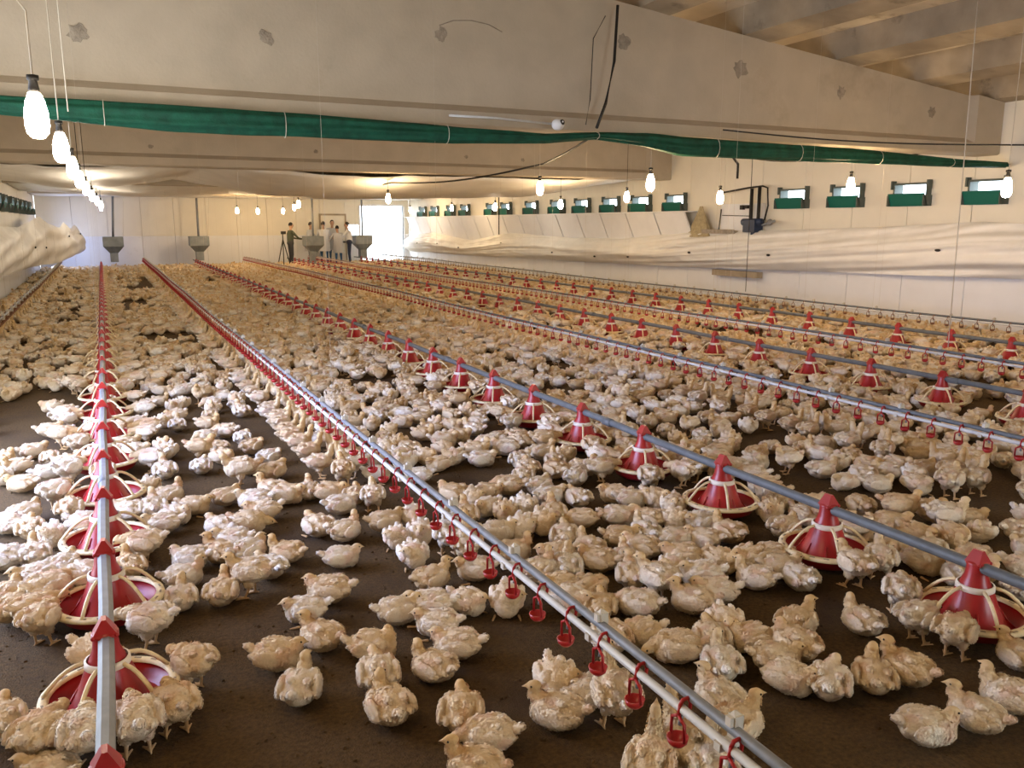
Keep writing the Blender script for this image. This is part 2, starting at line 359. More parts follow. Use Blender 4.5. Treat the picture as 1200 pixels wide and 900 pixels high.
# ---------------------------------------------------------------- green net rolled under the first beam
KX = [-2.05, -.66, .63, 2.1, 3.3, 4.33, 4.95, 5.6, 6.1, 8.8, 11.0, 11.9]
KT = [2.67, 2.665, 2.665, 2.64, 2.61, 2.585, 2.625, 2.645, 2.63, 2.60, 2.53, 2.52]
KB = [2.54, 2.52, 2.44, 2.44, 2.45, 2.49, 2.555, 2.50, 2.42, 2.42, 2.43, 2.45]
def net(u, v):
    x = KX[0] + u * (KX[-1] - KX[0]); zt = float(np.interp(x, KX, KT)); zb = float(np.interp(x, KX, KB)); a = 2 * PI * v
    zc = (zt + zb) / 2; rz = (zt - zb) / 2; fold = .010 * math.sin(a * 7 + x * 1.6) + .010 * noise.noise(Vector((x * 2, math.cos(a) * 2, math.sin(a) * 2)))
    return (x, 8.12 + (.065 + fold) * math.cos(a), zc + (rz + fold * .6) * math.sin(a))
b = MB(); b.grid(net, 160, 36); r = b.build('shade_net', 'green_net'); tag(r, 'green shade netting rolled up along the foot of the nearest concrete beam', 'netting')
for x in [-1.4, .1, 1.6, 3.2, 4.95, 6.6, 7.9, 9.3, 10.7]:
    b = MB(); b.tube([(x, 8.12 + .085 * math.cos(2 * PI * k / 12), float(np.interp(x, KX, KT)) / 2 + float(np.interp(x, KX, KB)) / 2 + (float(np.interp(x, KX, KT)) - float(np.interp(x, KX, KB))) * .56 * math.sin(2 * PI * k / 12)) for k in range(13)], .0035, 5); b.build('tie_string', 'rope', r)

# ---------------------------------------------------------------- side curtains
def rcurt(u, v):
    y = 6.3 + u * 28.2
    ztp = float(np.interp(y, [6.3, 8.4, 10, 12, 15.5, 18, 20.5, 24.7, 28, 31.5, 34.5], [1.58, 1.68, 1.60, 1.54, 1.48, 1.30, 1.26, 1.38, 1.06, 1.32, 1.14]))
    zbt = float(np.interp(y, [6.3, 7.8, 15.8, 25, 34.5], [.93, .86, .68, .56, .48]))
    z = ztp + (zbt - ztp) * v
    belly = .34 * math.sin(PI * min(1, v * 1.02)) ** .8 + .08 * v
    pk = min(abs(y - p) for p in (8.4, 24.7, 31.5, 15.2)); f = math.exp(-pk * .35)
    fold = .030 * math.sin(v * 16 + 2.2 * math.sin(y * .37) + y * .25) * (1 - .5 * v) + .10 * f * noise.noise(Vector((y * 1.6 * (1 - v * .7), v * 5, 1))) + .03 * noise.noise(Vector((y * .8, v * 3, 5)))
    return (11.90 - belly * (.9 + .25 * math.sin(y * .45)) - fold, y, z)
b = MB(); b.grid(rcurt, 300, 30); b.grid(lambda u, v: (lambda p: (p[0] + .18 * v, p[1], p[2] + .03 * v))(rcurt(u, 1.0)), 300, 3)
rc = b.build('side_curtain', 'tarp'); tag(rc, 'long white tarpaulin curtain bulging along the right wall', 'curtain', 'white tarpaulin side curtains')
b = MB()
for y, v in [(12.6, .62), (14.9, .58), (8.9, .5), (17.3, .72), (18.9, .74), (21.3, .66), (24.8, .42), (28.2, .5), (30.2, .45), (32.4, .5)]:
    p = rcurt((y - 6.3) / 28.2, v); b.ell((p[0] - .012, p[1], p[2]), (.02, .055, .025), 8, 5)
b.build('curtain_weight', 'black_rubber', rc)
def lcurt(u, v):
    y = 12 + u * 22; xb = float(np.interp(y, [12, 25, 28, 30, 32, 34], [-1.82, -1.70, -1.55, -1.25, -.95, -.62]))
    ztp = float(np.interp(y, [12, 18, 24, 28.6, 29.6, 31.0, 31.7, 32.6, 33.2, 34], [1.5, 1.62, 1.56, 1.85, 1.66, 1.52, 1.70, 1.42, 1.62, 1.30]))
    zbt = float(np.interp(y, [12, 20, 30, 34], [.55, .60, .42, .60])); z = ztp + (zbt - ztp) * v
    belly = .26 * math.sin(PI * v) ** .8
    fold = .03 * math.sin(v * 15 + y * .8) + .07 * noise.noise(Vector((y * 1.3, v * 2.5, 2)))
    return (xb + belly * .8 + fold - .12, y, z)
b = MB(); b.grid(lcurt, 200, 26); lc = b.build('side_curtain', 'tarp'); tag(lc, 'crumpled white tarpaulin curtain along the left wall', 'curtain', 'white tarpaulin side curtains')
b = MB()
for y, v in [(25.0, .52), (27.8, .62), (31.5, .35), (33.2, .3)]:
    p = lcurt((y - 12) / 22, v); b.ell((p[0] + .02, p[1], p[2]), (.02, .16, .03), 8, 5)
b.build('curtain_weight', 'black_rubber', lc)

# ---------------------------------------------------------------- leaning white boards between windows and curtain
led = MB(); led.box(11.62, 11.99, 15.2, 34.5, 1.90, 1.925); o = led.build('board_ledge', 'wall_white'); tag(o, 'long white ledge on the right wall below the far windows', 'ledge')
y = 15.3; k = 0
while y < 34.2:
    b = MB(); vs = []
    for dy in (.012, 1.155):
        sk = 0.18
        vs += [(11.66, y + dy, 1.895), (11.69, y + dy, 1.895), (11.97, y + dy - sk, 1.02), (11.94, y + dy - sk, 1.02)]
    b.add(vs, [(0, 1, 2, 3), (7, 6, 5, 4), (0, 4, 5, 1), (1, 5, 6, 2), (2, 6, 7, 3), (3, 7, 4, 0)])
    o = b.build('leaning_board', 'flap_white'); tag(o, '%s white board leaning in the row under the right wall windows' % (ordw(k) if k else 'nearest'), 'board', 'white boards leaning on the right wall'); y += 1.19; k += 1
# hanging cloth
b = MB()
def cl(u, v):
    a = u * 2 * PI; r = .05 + .34 * v ** 1.1; q = 1 + .22 * math.sin(a * 5) * v
    return (11.84 + .13 * r * 2 * q * math.cos(a) - .02 * v, 14.95 + r * q * math.sin(a) * 1.1, 2.02 - .66 * v)
b.grid(cl, 40, 14); o = b.build('hanging_cloth', 'brown_cloth'); tag(o, 'beige sackcloth hanging on the right wall where the leaning boards end', 'cloth')

# ---------------------------------------------------------------- curtain winch on the right wall
t = thing('curtain_winch', 'dark blue winch motor with black vertical pipes on the right wall', 'winch', (11.93, 13.2, 0))
b = MB(); b.box(-.03, .05, -.08, 1.15, 1.42, 2.05); b.build('back_board', 'wall_white', t)
b = MB(); b.tube([(-.10, -.06, 1.25), (-.10, -.06, 2.36)], .035, 12); b.build('pipe', 'black_rubber', t)
b = MB(); b.tube([(-.10, .16, 1.25), (-.10, .16, 2.34)], .035, 12); b.build('pipe', 'black_rubber', t)
b = MB(); b.tube([(-.08, -.22, 1.72), (-.08, -.30, 2.0), (-.08, -.26, 2.34), (-.08, -.12, 2.38), (-.08, .3, 2.36), (-.08, 1.2, 2.28)], .018, 8); b.build('cable', 'black_rubber', t)
b = MB(); b.box(-.24, -.02, -.12, .22, 1.48, 1.72); b.tube([(-.13, -.2, 1.68), (-.13, .34, 1.68)], .07, 14); b.tube([(-.13, .02, 1.4), (-.13, .02, 1.56)], .06, 12); b.build('motor', 'motor_blue', t)
b = MB(); b.tube([(-.12, -.2, 1.62), (-.12, -.55, 1.70)], .025, 8); b.ell((-.12, -.42, 1.68), (.05, .06, .06)); b.build('drive_shaft', 'galvanised', t)
b = MB(); b.box(-.10, -.02, .42, .50, 1.93, 2.02); b.box(-.10, -.02, .28, .36, 1.95, 2.02); b.build('switch_box', 'black_rubber', t)
b = MB(); b.tube([(-.04, .2, 1.8), (-.04, 1.1, 1.82)], .008, 6); b.tube([(-.06, 1.12, 1.95), (-.06, 1.18, 1.44)], .014, 6); b.build('wire', 'black_rubber', t)
t = thing('wall_tray', 'dirty grey tray on the right wall left of the blue winch', 'tray', (11.9, 14.2, 0))
b = MB(); b.box(-.14, .08, -.45, .6, 1.44, 1.50); b.build('tray_base', 'stain_plaster', t)
b = MB(); b.box(-.15, -.14, -.45, .6, 1.44, 1.53); b.build('tray_lip', 'stain_plaster', t)
b = MB(); b.box(11.84, 11.99, 13.1, 14.5, .56, .68); o = b.build('floor_vent', 'rib_concrete'); tag(o, 'dark grey grille low on the right wall under the curtain', 'vent')

# ---------------------------------------------------------------- feeder lines
def feeder(level, label, loc, group, rz=0):
    n = 40 if level == 0 else 20
    t = thing('feeder_pan', label, 'feeder', loc, rz, group)
    b = MB(); b.lathe([(.02, .025), (.13, .022), (.175, .045), (.203, .088), (.206, .095), (.198, .095), (.170, .055), (.12, .034), (.0, .034)], n); b.build('pan', 'feeder_red', t)
    b = MB(); b.lathe([(.160, .046), (.140, .062), (.115, .092), (.090, .140), (.074, .185), (.068, .205)], n); 
    if level == 0:
        for k in range(8):
            a = 2 * PI * k / 8; d = Vector((math.cos(a), math.sin(a), 0))
            b.tube([d * .164 + Vector((0, 0, .044)), d * .130 + Vector((0, 0, .074)), d * .096 + Vector((0, 0, .128))], .004, 5)
    b.build('cone', 'feeder_red', t)
    b = MB(); b.lathe([(.068, .196), (.073, .199), (.071, .220), (.064, .222)], n); b.build('collar', 'collar_white', t)
    b = MB(); b.lathe([(.063, .205), (.056, .225), (.043, .258), (.038, .305), (.036, .318), (.0, .318)], n)
    # pointed saddle over the tube
    b.add([(-.037, -.033, .312), (.037, -.033, .312), (.037, .033, .312), (-.037, .033, .312), (-.007, -.02, .362), (.007, -.02, .362), (.007, .02, .362), (-.007, .02, .362)], [(0, 1, 5, 4), (1, 2, 6, 5), (2, 3, 7, 6), (3, 0, 4, 7), (4, 5, 6, 7)])
    if level == 0:
        b.lathe([(.043, .303), (.043, .313), (.037, .315)], n); b.ell((.036, -.03, .308), (.008, .008, .008)); b.ell((-.036, -.03, .308), (.008, .008, .008))
    b.build('cap', 'feeder_red', t)
    g = MB(); g.lathe([(.186, .098), (.188, .108), (.218, .105), (.221, .092), (.204, .086), (.186, .098)], n)
    ns = 5
    for k in range(ns):
        a = 2 * PI * k / ns + .45; pts = []
        for q in range(7 if level == 0 else 4):
            s_ = q / (6 if level == 0 else 3); rr = .070 + (.206 - .070) * s_ ** .8; zz = .210 - (.210 - .105) * s_ ** 1.45
            pts.append((rr * math.cos(a), rr * math.sin(a), zz))
        g.tube(pts, .0075 if level == 0 else .009, 6)
    gr = g.build('grille', 'grille_cream', t)
    if level == 0:
        s2 = MB()
        for k in range(20):
            a = 2 * PI * (k + .5) / 20; s2.obox(Matrix.Rotation(a, 4, 'Z') @ Matrix.Translation((.203, 0, .1070)), .004, .012, .0012)
        s2.build('rim_slot', 'rib_concrete', gr)
    f = MB(); f.lathe([(.148, .046), (.10, .046), (.0, .046)], n); f.build('feed', 'feed', t)
    return t
near_f = None; far_f = None
FLINES = [('left', -.10, 2.91 - .78, 32.8), ('second', 3.07, 2.03 - .78, 33.4), ('third', 6.65, 4.13 - 3 * .78, 33.6), ('rightmost', 9.40, 6.10 - 5 * .78, 33.6)]
for li, (nm, fx, fy0, fy1) in enumerate(FLINES):
    k = 0; y = fy0
    while y < fy1:
        lab = '%s red feeder pan from the camera along the %s feeder line' % (ordw(k) if k else 'nearest', nm)
        near = y < 9; src = near_f if near else far_f; rz = rnd.uniform(0, 6.28)
        if src is None:
            t = feeder(0 if near else 1, lab, (fx, y, .0), 'red feeder pans', 0)
            if near: near_f = t
            else: far_f = t
        else:
            t = copy_tree(src, (fx, y, 0), 0); t['label'] = lab
        if k >= 50: t['label'] = 'small red feeder pan near the far end of the %s feeder line' % nm
        y += .78; k += 1
    # tube, with the slight sag and kinks between hangers
    t = thing('feeder_tube', ('grey steel feed tube of the %s feeder line, carrying red pans' % nm), 'feed tube', (fx, 0, 0), 0, 'steel feed tubes')
    b = MB(); n = 14; pts = [(.004 * math.sin(q * 1.7), .4 + q * (fy1 + .9 - .4) / 60, .292 + .004 * math.sin(q * .9)) for q in range(61)]
    b.tube(pts, .0235 if li else .026, 8 if li == 0 else n, smooth=(li != 0)); b.build('tube', 'galvanised' if li == 0 else 'grey_tube', t)
    for q in range(11):
        yy = 1.7 + q * 3.05
        c = MB(); c.tube([(0, yy, .292), (0, yy + .10, .292)], .029, n); c.build('tube_joint', 'galvanised' if li == 0 else 'grey_tube', t)
        wv = MB(); wv.tube([(0, yy + .3, .30), (0, yy + .3, ztop(fx) + .34 if yy < 16 else 2.7)], .0011, 4); (yy > 7) and wv.build('hanger_cord', 'rope', t)
    # hopper at the far end
    hx = [.35, 3.28, 7.25, 9.6][li]; hy = 33.9 if li != 2 else 32.4
    h = thing('feed_hopper', ['grey steel feed hopper hanging at the end of the left feeder line', 'grey steel feed hopper hanging by the far wall, second from left', 'grey steel feed hopper with people gathered behind it', 'grey steel feed hopper hanging in front of the bright open door'][li], 'hopper', (hx, hy, 0), 0, 'steel feed hoppers')
    b = MB(); s_ = .34
    def ring(r, z): return [(-r, -r, z), (r, -r, z), (r, r, z), (-r, r, z)]
    vs = ring(s_, 1.18) + ring(s_, .84) + ring(.14, .60) + ring(.11, .60) + ring(s_ - .03, .85) + ring(s_ - .03, 1.18)
    fs = []
    for a in range(5):
        for q in range(4): fs.append((a * 4 + q, a * 4 + (q + 1) % 4, (a + 1) * 4 + (q + 1) % 4, (a + 1) * 4 + q))
    fs += [(20, 21, 1, 0), (21, 22, 2, 1), (22, 23, 3, 2), (23, 20, 0, 3)]
    b.add(vs, fs); b.build('bin', 'hopper_steel', h)
    b = MB(); b.box(-.13, .13, -.2, .2, .28, .60) if li != 2 else b.box(-.13, .13, -.2, .2, .05, .60); b.build('boot', 'hopper_steel', h)
    b = MB(); b.tube([(0, 0, 1.0), (.12 if li == 0 else .02, 0, 2.65)], .04, 10); b.build('drop_tube', 'galvanised', h)
    b = MB(); b.tube([(s_, 0, 1.15), (s_ + .12, 0, 2.6)], .006, 5); b.build('hanger_cord', 'rope', h)

# ---------------------------------------------------------------- drinker lines
cup = MB()
cup.tube([(-.008, 0, .012), (.0, 0, .026), (.016, 0, .028), (.026, 0, .012), (.024, 0, -.01)], .0055, 6)      # clip over the pipe
cup.tube([(-.008, 0, .012), (-.012, 0, -.018)], .0055, 6)
cup.tube([(-.012, 0, -.015), (-.012, -.026, -.030), (-.012, -.028, -.080)], .005, 6)
cup.tube([(-.012, 0, -.015), (-.012, .026, -.030), (-.012, .028, -.080)], .005, 6)
cup.lathe([(.0, -.104), (.016, -.102), (.026, -.092), (.030, -.076), (.027, -.076), (.020, -.092), (0, -.097)], 12, (-.012, 0, 0))
cup_me = cup.mesh('drinker_cup', 'cup_red'); cup_dk = cup.mesh('drinker_cup', 'cup_brown')
nip = MB(); nip.tube([(-.0, 0, -.010), (-.006, 0, -.045)], .006, 6); nip_me = nip.mesh('nipple', 'galvanised')
DL = [('far left', -1.34, 9.0), ('nearest', 1.27, .7), ('second', 4.82, .9), ('third', 7.3, 2.5), ('right wall', 10.3, 4.0)]
for li, (nm, dx, y0) in enumerate(DL):
    lab = ['grey drinker line below the crumpled curtain at the left wall', 'long drinker line with red cups crossing the foreground diagonally', 'drinker line with red cups between the second and third feeder lines', 'drinker line with red cups between third and rightmost feeder lines', 'drinker line with hanging cups nearest the right wall'][li]
    t = thing('drinker_line', lab, 'drinker line', (dx, 0, .385), 0, 'nipple drinker lines')
    n = 50; y1 = 33.6
    sg = lambda y: .006 * math.sin(y * .8 + li) + .012 * math.sin(y * .21 + li * 2)
    ys = [y0 + (y1 - y0) * q / n for q in range(n + 1)]
    b = MB(); b.tube([(.036, y, .022 + sg(y)) for y in ys], .0145, 12); b.build('support_pipe', 'grey_tube' if li > 1 else 'galvanised', t)
    b = MB(); b.tube([(.004, y, -.004 + sg(y)) for y in ys], .0125, 10); b.build('water_pipe', 'white_tube', t)
    y = y0 + .1; cnt = 0
    bxc = MB()
    cups = []
    while y < y1:
        cups.append(y); y += .2 if li < 4 else .22
    for yy in cups:
        o = link('drinker_cup', cup_dk if li in (0, 4) else cup_me, t, (.004, yy, sg(yy) - .004))
        if yy < 9: link('nipple', nip_me, o, (0, 0, 0))
    y = y0 + (.74 if li == 1 else .5)
    br = MB(); br.box(-.014, .056, -.012, .012, -.022, .0); br.box(.030, .056, -.014, .014, .0, .062); br.box(.018, .054, -.010, .010, .035, .060)
    br.add([(.030, -.010, .06), (.056, -.010, .06), (.056, .010, .06), (.030, .010, .06), (.036, 0, .074)], [(0, 1, 4), (1, 2, 4), (2, 3, 4), (3, 0, 4)])
    bm_ = br.mesh('pipe_bracket', 'clip_white')
    while y < y1: link('pipe_bracket', bm_, t, (0, y, sg(y))); y += .62
    for q in range(9):
        yy = y0 + 1.1 + q * 3.7; wv = MB(); wv.tube([(.043, yy, .06), (.043, yy, (ztop(dx) + .34 if yy < 16.3 else 2.7) - .385)], .0010, 4); (yy > 5) and wv.build('hanger_cord', 'rope', t)

# ---------------------------------------------------------------- cords from the ceiling that stand out
def cord(name, label, pts, r, m, cat='cord', n=6):
    b = MB(); b.tube(pts, r, n); o = b.build(name, m); return tag(o, label, cat)
P = lambda *a: a
cord('winch_cable', 'thick black cable bundle hanging down over the nearest concrete beam', [(5.30, 8.28, 4.0), (5.22, 8.2, 3.4), (5.12, 8.2, 2.95), (4.98, 8.15, 2.68)], .018, 'black_rubber', 'cable')
cord('winch_cable', 'thin dark wire beside the black cable bundle on the beam', [(5.2, 8.37, 3.9), (5.05, 8.37, 3.65), (4.98, 8.30, 3.0), (4.9, 8.25, 2.72)], .006, 'black_rubber', 'cable')
def sagline(a, c, s, n=14):
    return [(a[0] + (c[0] - a[0]) * t, a[1] + (c[1] - a[1]) * t, a[2] + (c[2] - a[2]) * t - s * math.sin(PI * t)) for t in [i / n for i in range(n + 1)]]
cord('power_cable', 'black power cable running from the knot in the green net to far bulbs', sagline((4.96, 8.1, 2.62), (5.86, 11.06, 2.50), .02) + sagline((5.86, 11.06, 2.50), (5.4, 16.8, 2.47), .10)[1:] + sagline((5.4, 16.8, 2.47), (5.2, 24, 2.60), .12)[1:], .014, 'black_rubber', 'cable')
cord('power_cable', 'black power cable above the right windows leading to right wall', sagline((6.8, 8.1, 2.47), (8.6, 8.7, 2.48), .04) + sagline((8.6, 8.7, 2.48), (11.9, 9.5, 2.75), .03)[1:], .010, 'black_rubber', 'cable')
cord('power_cable', 'black power cable in front of the green net at right', sagline((6.6, 8.0, 2.72), (8.7, 5.85, 2.46), .05) + sagline((8.7, 5.85, 2.46), (10.8, 5.5, 2.60), .03)[1:], .008, 'black_rubber', 'cable')
cord('hose', 'black hose looping down from the green net beside the right bulbs', [(6.5, 8.2, 2.50), (6.9, 8.4, 2.52), (7.25, 8.6, 2.50), (7.45, 8.7, 2.40), (7.45, 8.7, 2.22)], .016, 'black_rubber', 'hose')
cord('pull_cord', 'pale pull cord hanging near the right end of the green net', [(7.55, 5.6, 3.84), (7.62, 5.6, .42)], .005, 'rope')
cord('pull_cord', 'dark cord hanging from the sheeting to the far right curtain peak', [(11.5, 24.7, 2.75), (11.5, 24.7, 1.3)], .02, 'black_rubber')
cord('pull_cord', 'dashed dark cord hanging before the winch on the right', [(10.6, 12.0, 3.85), (10.6, 12.0, .42)], .006, 'black_rubber')
cord('pull_cord', 'white cord hanging beside the leftmost bulbs', [(-.13, 6.3, 3.99), (-.13, 6.3, 2.36)], .0035, 'rope')
t = thing('camera_dome', 'small white round surveillance camera fixed under the nearest beam', 'camera', (4.45, 8.12, 2.66))
b = MB(); b.ell((0, -.05, .02), (.07, .06, .06), 20, 12); b.build('housing', 'white_plastic', t)
b = MB(); b.ell((.025, -.095, .04), (.03, .02, .03), 16, 8); b.build('lens', 'black_rubber', t)
b = MB(); b.ell((.025, -.113, .045), (.010, .006, .010), 10, 6); b.build('lens_glass', 'white_plastic', t)
b = MB(); b.tube([(-.05, 0, .03), (-.7, .02, .06), (-1.2, .04, .06)], .012, 8); b.build('conduit', 'white_tube', t)

# ---------------------------------------------------------------- light bulbs
def bulb(label, loc, m, r=.052, cable=None, near=True):
    t = thing('light_bulb', label, 'light bulb', loc, 0, 'bare light bulbs')
    k = r / .052
    b = MB(); b.lathe([(.0, -.15), (.025, -.147), (.045, -.125), (.052, -.09), (.050, -.03), (.040, .02), (.026, .055), (.0, .056)], 16 if near else 10); me = b.mesh('glass', m); g = link('glass', me, t); g.scale = (k, k, k)
    b = MB(); b.lathe([(.0, .055), (.022, .055), (.024, .075), (.018, .11), (.026, .113), (.026, .135), (.0, .14)], 12); g = b.build('socket', 'black_rubber', t); g.scale = (k, k, k)
    if cable: b = MB(); b.tube([(0, 0, .13 * k)] + cable + ([(cable[-1][0], 0, (2.74 if loc[1] > 17 else ztop(loc[0]) + .38) - loc[2])] if not (8 < loc[1] < 8.8) else [(0, .0, 2.66 - loc[2])]), .004, 6); b.build('cable', 'rope' if near else 'black_rubber', t)
    return t
LEFT = [(-.22, 4.45, 2.17), (-.20, 6.6, 2.2), (-.19, 8.9, 2.2), (-.18, 11.2, 2.2), (-.15, 14.0, 2.2), (-.10, 17.6, 2.2), (-.03, 21.5, 2.2), (.05, 26.0, 2.2), (.05, 31.0, 2.2)]
for i, p in enumerate(LEFT):
    bulb('bare glowing bulb, %s in the left row from the camera' % ordw(i), p, 'bulb_cool', .050, [(0, 0, .4), (-.25 if i == 0 else 0, 0, .75 if i == 0 else .5)], i < 3)
MID = [(5.93, 8.46, 2.17), (5.81, 11.06, 2.2), (5.35, 16.87, 2.2), (4.72, 22.6, 2.2), (5.6, 27.5, 2.2), (5.0, 30.8, 2.12), (4.4, 31.5, 2.15), (6.1, 32.0, 2.15)]
for i, p in enumerate(MID):
    bulb('bare glowing bulb, %s in the middle row from the camera' % ordw(i), p, 'bulb_warm', .050, [(0, 0, .29)] if i < 3 else [(0, 0, .5)], i < 2)
RIGHT = [(8.65, 5.86, 2.07), (9.09, 8.35, 2.2), (8.85, 10.72, 2.1), (9.19, 13.88, 2.2), (9.3, 16.7, 2.12), (9.9, 21.5, 2.15), (10.4, 26.0, 2.2), (10.7, 31.0, 2.2)]
for i, p in enumerate(RIGHT):
    bulb('bare glowing bulb, %s in the right row from the camera' % ordw(i), p, 'bulb_warm' if i not in (3, 5) else 'bulb_cool', .052, [(0, 0, .33)] if i < 3 else [(0, 0, .5)], i < 3)
for i, p in enumerate([(5.8, .6, 2.2), (-.2, 1.6, 2.35), (9.0, -1.6, 2.2)]):
    bulb('bare glowing bulb outside the view, %s by the camera' % ordw(i), p, 'bulb_warm', .050, [(0, 0, .5)], False)

# ---------------------------------------------------------------- young chickens
def blob_mesh(blobs, voxel, name, smooth=2):
    bm = bmesh.new()
    for (c, r, rot, tg) in blobs:
        mt = Matrix.Translation(c) @ Euler(rot).to_matrix().to_4x4() @ Matrix.Diagonal((*r, 1))
        bmesh.ops.create_icosphere(bm, subdivisions=3 if max(r) > .02 else 2, radius=1.0, matrix=mt)
    me = bpy.data.meshes.new(name); bm.to_mesh(me); bm.free()
    o = bpy.data.objects.new('blob_source', me); COL.objects.link(o)
    rm = o.modifiers.new('r', 'REMESH'); rm.mode = 'VOXEL'; rm.voxel_size = voxel
    sm = o.modifiers.new('s', 'SMOOTH'); sm.factor = .5; sm.iterations = smooth
    bpy.context.view_layer.update()
    res = bpy.data.meshes.new_from_object(o.evaluated_get(bpy.context.evaluated_depsgraph_get()))
    bpy.data.objects.remove(o); bpy.data.meshes.remove(me); res.name = name; return res
def capsule(p, q, r0, r1, tg, n=7):
    p, q = Vector(p), Vector(q)
    return [(p.lerp(q, i / (n - 1)), (r0 + (r1 - r0) * i / (n - 1),) * 3, (0, 0, 0), tg) for i in range(n)]
CT = {'body': (.87, .79, .65), 'wing': (.93, .89, .81), 'tail': (.96, .94, .90), 'head': (.64, .49, .29), 'neck': (.80, .67, .46), 'leg': (.66, .48, .29), 'skin': (.78, .56, .44)}
def chick(pose, seed):
    r = random.Random(seed); st = pose in 'SED'; h = .058 if st else 0.0
    B = []; A = lambda c, rr, rot=(0, 0, 0), tg='body': B.append((Vector(c), rr, rot, tg))
    z = .066 + h; sl = r.uniform(-.012, .012)
    tilt = -.25 if pose == 'D' else (.18 if pose == 'E' else 0)
    A((0, 0, z), (.078, .062, .058), (0, tilt, 0)); A((.045, 0, z - .004 - tilt * .04), (.045, .050, .050)); A((-.052, 0, z + .004 + tilt * .03), (.042, .046, .042), (0, 0, 0), 'body')
    A((-.098, sl, z + .026 + tilt * .06), (.026, .017, .014), (0, .5, 0), 'tail'); A((-.113, sl, z + .036 + tilt * .06), (.015, .013, .012), (0, 0, 0), 'tail')
    wo = r.uniform(0, .008)
    for s in (-1, 1):
        A((-.008, s * (.058 + wo), z + .010), (.064, .014, .034), (0, .12, s * -.08), 'wing')
        A((-.030, s * (.060 + wo), z + .004), (.046, .014, .024), (0, .2, s * -.05), 'wing')
        A((-.072, s * .044, z + .010), (.028, .010, .013), (0, .25, s * .25), 'wing')
        A((.034, s * .040, z + .026), (.028, .022, .022), (0, 0, 0), 'wing')
        for q in range(1): A((-.035 + q * .03 + r.uniform(-.01, .01), s * r.uniform(.02, .034), z + .046 + r.uniform(-.004, .006)), (.022, .012, .008), (0, .2, 0), 'wing')
        if st:
            A((-.002, s * .030, z - .045), (.026, .020, .030), (0, 0, 0), 'body')
            fx = .006 + (s * .012 if pose == 'S' else 0)
            B.extend(capsule((-.010, s * .030, z - .055), (fx, s * .034, .010), .0085, .0062, 'leg', 8))
            for ta in (-.5, 0, .5): B.extend(capsule((fx, s * .034, .006), (fx + .038 * math.cos(ta), s * .034 + .038 * math.sin(ta), .005), .0062, .0045, 'leg', 7))
            B.extend(capsule((fx, s * .034, .006), (fx - .016, s * .034, .005), .0055, .0045, 'leg', 4))
        elif r.random() < .4: B.extend(capsule((.03, s * .05, .008), (.07, s * .058, .006), .007, .005, 'leg', 8))
    ty = r.choice([-1, 1])
    hp = {'s': (.084, .012 * ty, .116), 'u': (.080, .006 * ty, .145), 't': (.050, .048 * ty, .114), 'l': (.112, .014 * ty, .066), 'S': (.090, .01 * ty, .138 + h), 'E': (.132, .006 * ty, .078 + h), 'D': (.088, 0, .176 + h)}[pose]
    hd = {'s': (1, .15 * ty, -.12), 'u': (1, .5 * ty, 0), 't': (-.35, 1.0 * ty, -.15), 'l': (1, .3 * ty, -.35), 'S': (1, .3 * ty, -.05), 'E': (.75, 0, -.8), 'D': (.7, 0, .75)}[pose]
    hd = Vector(hd).normalized(); hp = Vector(hp)
    nb = Vector((.052, 0, z + .022)); mid = (nb + hp) / 2 + Vector((.012, 0, -.004))
    B.extend(capsule(nb, mid, .032, .022, 'neck', 6)); B.extend(capsule(mid, hp, .021, .0185, 'neck', 6))
    yaw = math.atan2(hd.y, hd.x); pit = -math.asin(max(-1, min(1, hd.z)))
    A(hp, (.0255, .0185, .0195), (0, pit, yaw), 'head'); A(hp + hd * .020, (.011, .009, .0095), (0, pit, yaw), 'head')
    me = blob_mesh(B, .0042, 'young_chicken')
    n = len(me.vertices); co = np.empty(n * 3, np.float32); me.vertices.foreach_get('co', co); co = co.reshape(-1, 3)
    no = np.empty(n * 3, np.float32); me.vertex_normals.foreach_get('vector', no); no = no.reshape(-1, 3)
    C = np.array([b_[0] for b_ in B]); RR = np.array([max(b_[1]) for b_ in B]); cols = np.array([CT[b_[3]] for b_ in B]); tg = [b_[3] for b_ in B]
    hard = np.array([0.0 if t_ in ('head', 'leg') else 1.0 for t_ in tg])
    RV = np.array([[q for q in b_[1]] for b_ in B])
    col = np.ones((n, 4), np.float32); hardness = np.zeros(n)
    for i in range(n):
        p = co[i]; d2 = (((C - p) / (RV * 1.0)) ** 2).sum(1); wgt = np.exp(-np.minimum(d2, 30) * 2.2); wgt /= wgt.sum() + 1e-9
        c = wgt @ cols; amp = float(wgt @ hard); hardness[i] = amp
        v = Vector((float(p[0]), float(p[1]), float(p[2])))
        f = noise.noise(Vector((v.x * 26 + seed, v.y * 48, v.z * 48))) * .0034 + noise.noise(Vector((v.x * 60, v.y * 110 + seed, v.z * 110))) * .0024
        co[i] += no[i] * f * amp
        # bare pink skin showing between the wings and on the rump
        sk = noise.noise(Vector((v.x * 14, v.y * 14 + seed * 3.1, v.z * 14)))
        if sk > .20 and amp > .6: k_ = min(1, (sk - .20) * 4) * .55; c = c * (1 - k_) + np.array(CT['skin']) * k_
        c = c * (1 + f * 5 * amp)
        col[i, :3] = np.clip(c, 0, 1)
    co[:, 2] = np.maximum(co[:, 2], 0.001)
    me.vertices.foreach_set('co', co.ravel()); me.update()
    # small overlapping feathers growing out of the skin of body, neck and wings
    fv = [tuple(p) for p in co]; ff = [tuple(p.vertices) for p in me.polygons]; fc = [tuple(c_) for c_ in col]
    hardv = hardness
    cand = [i for i in range(n) if hardv[i] > .75 and co[i][2] > .012]
    r.shuffle(cand)
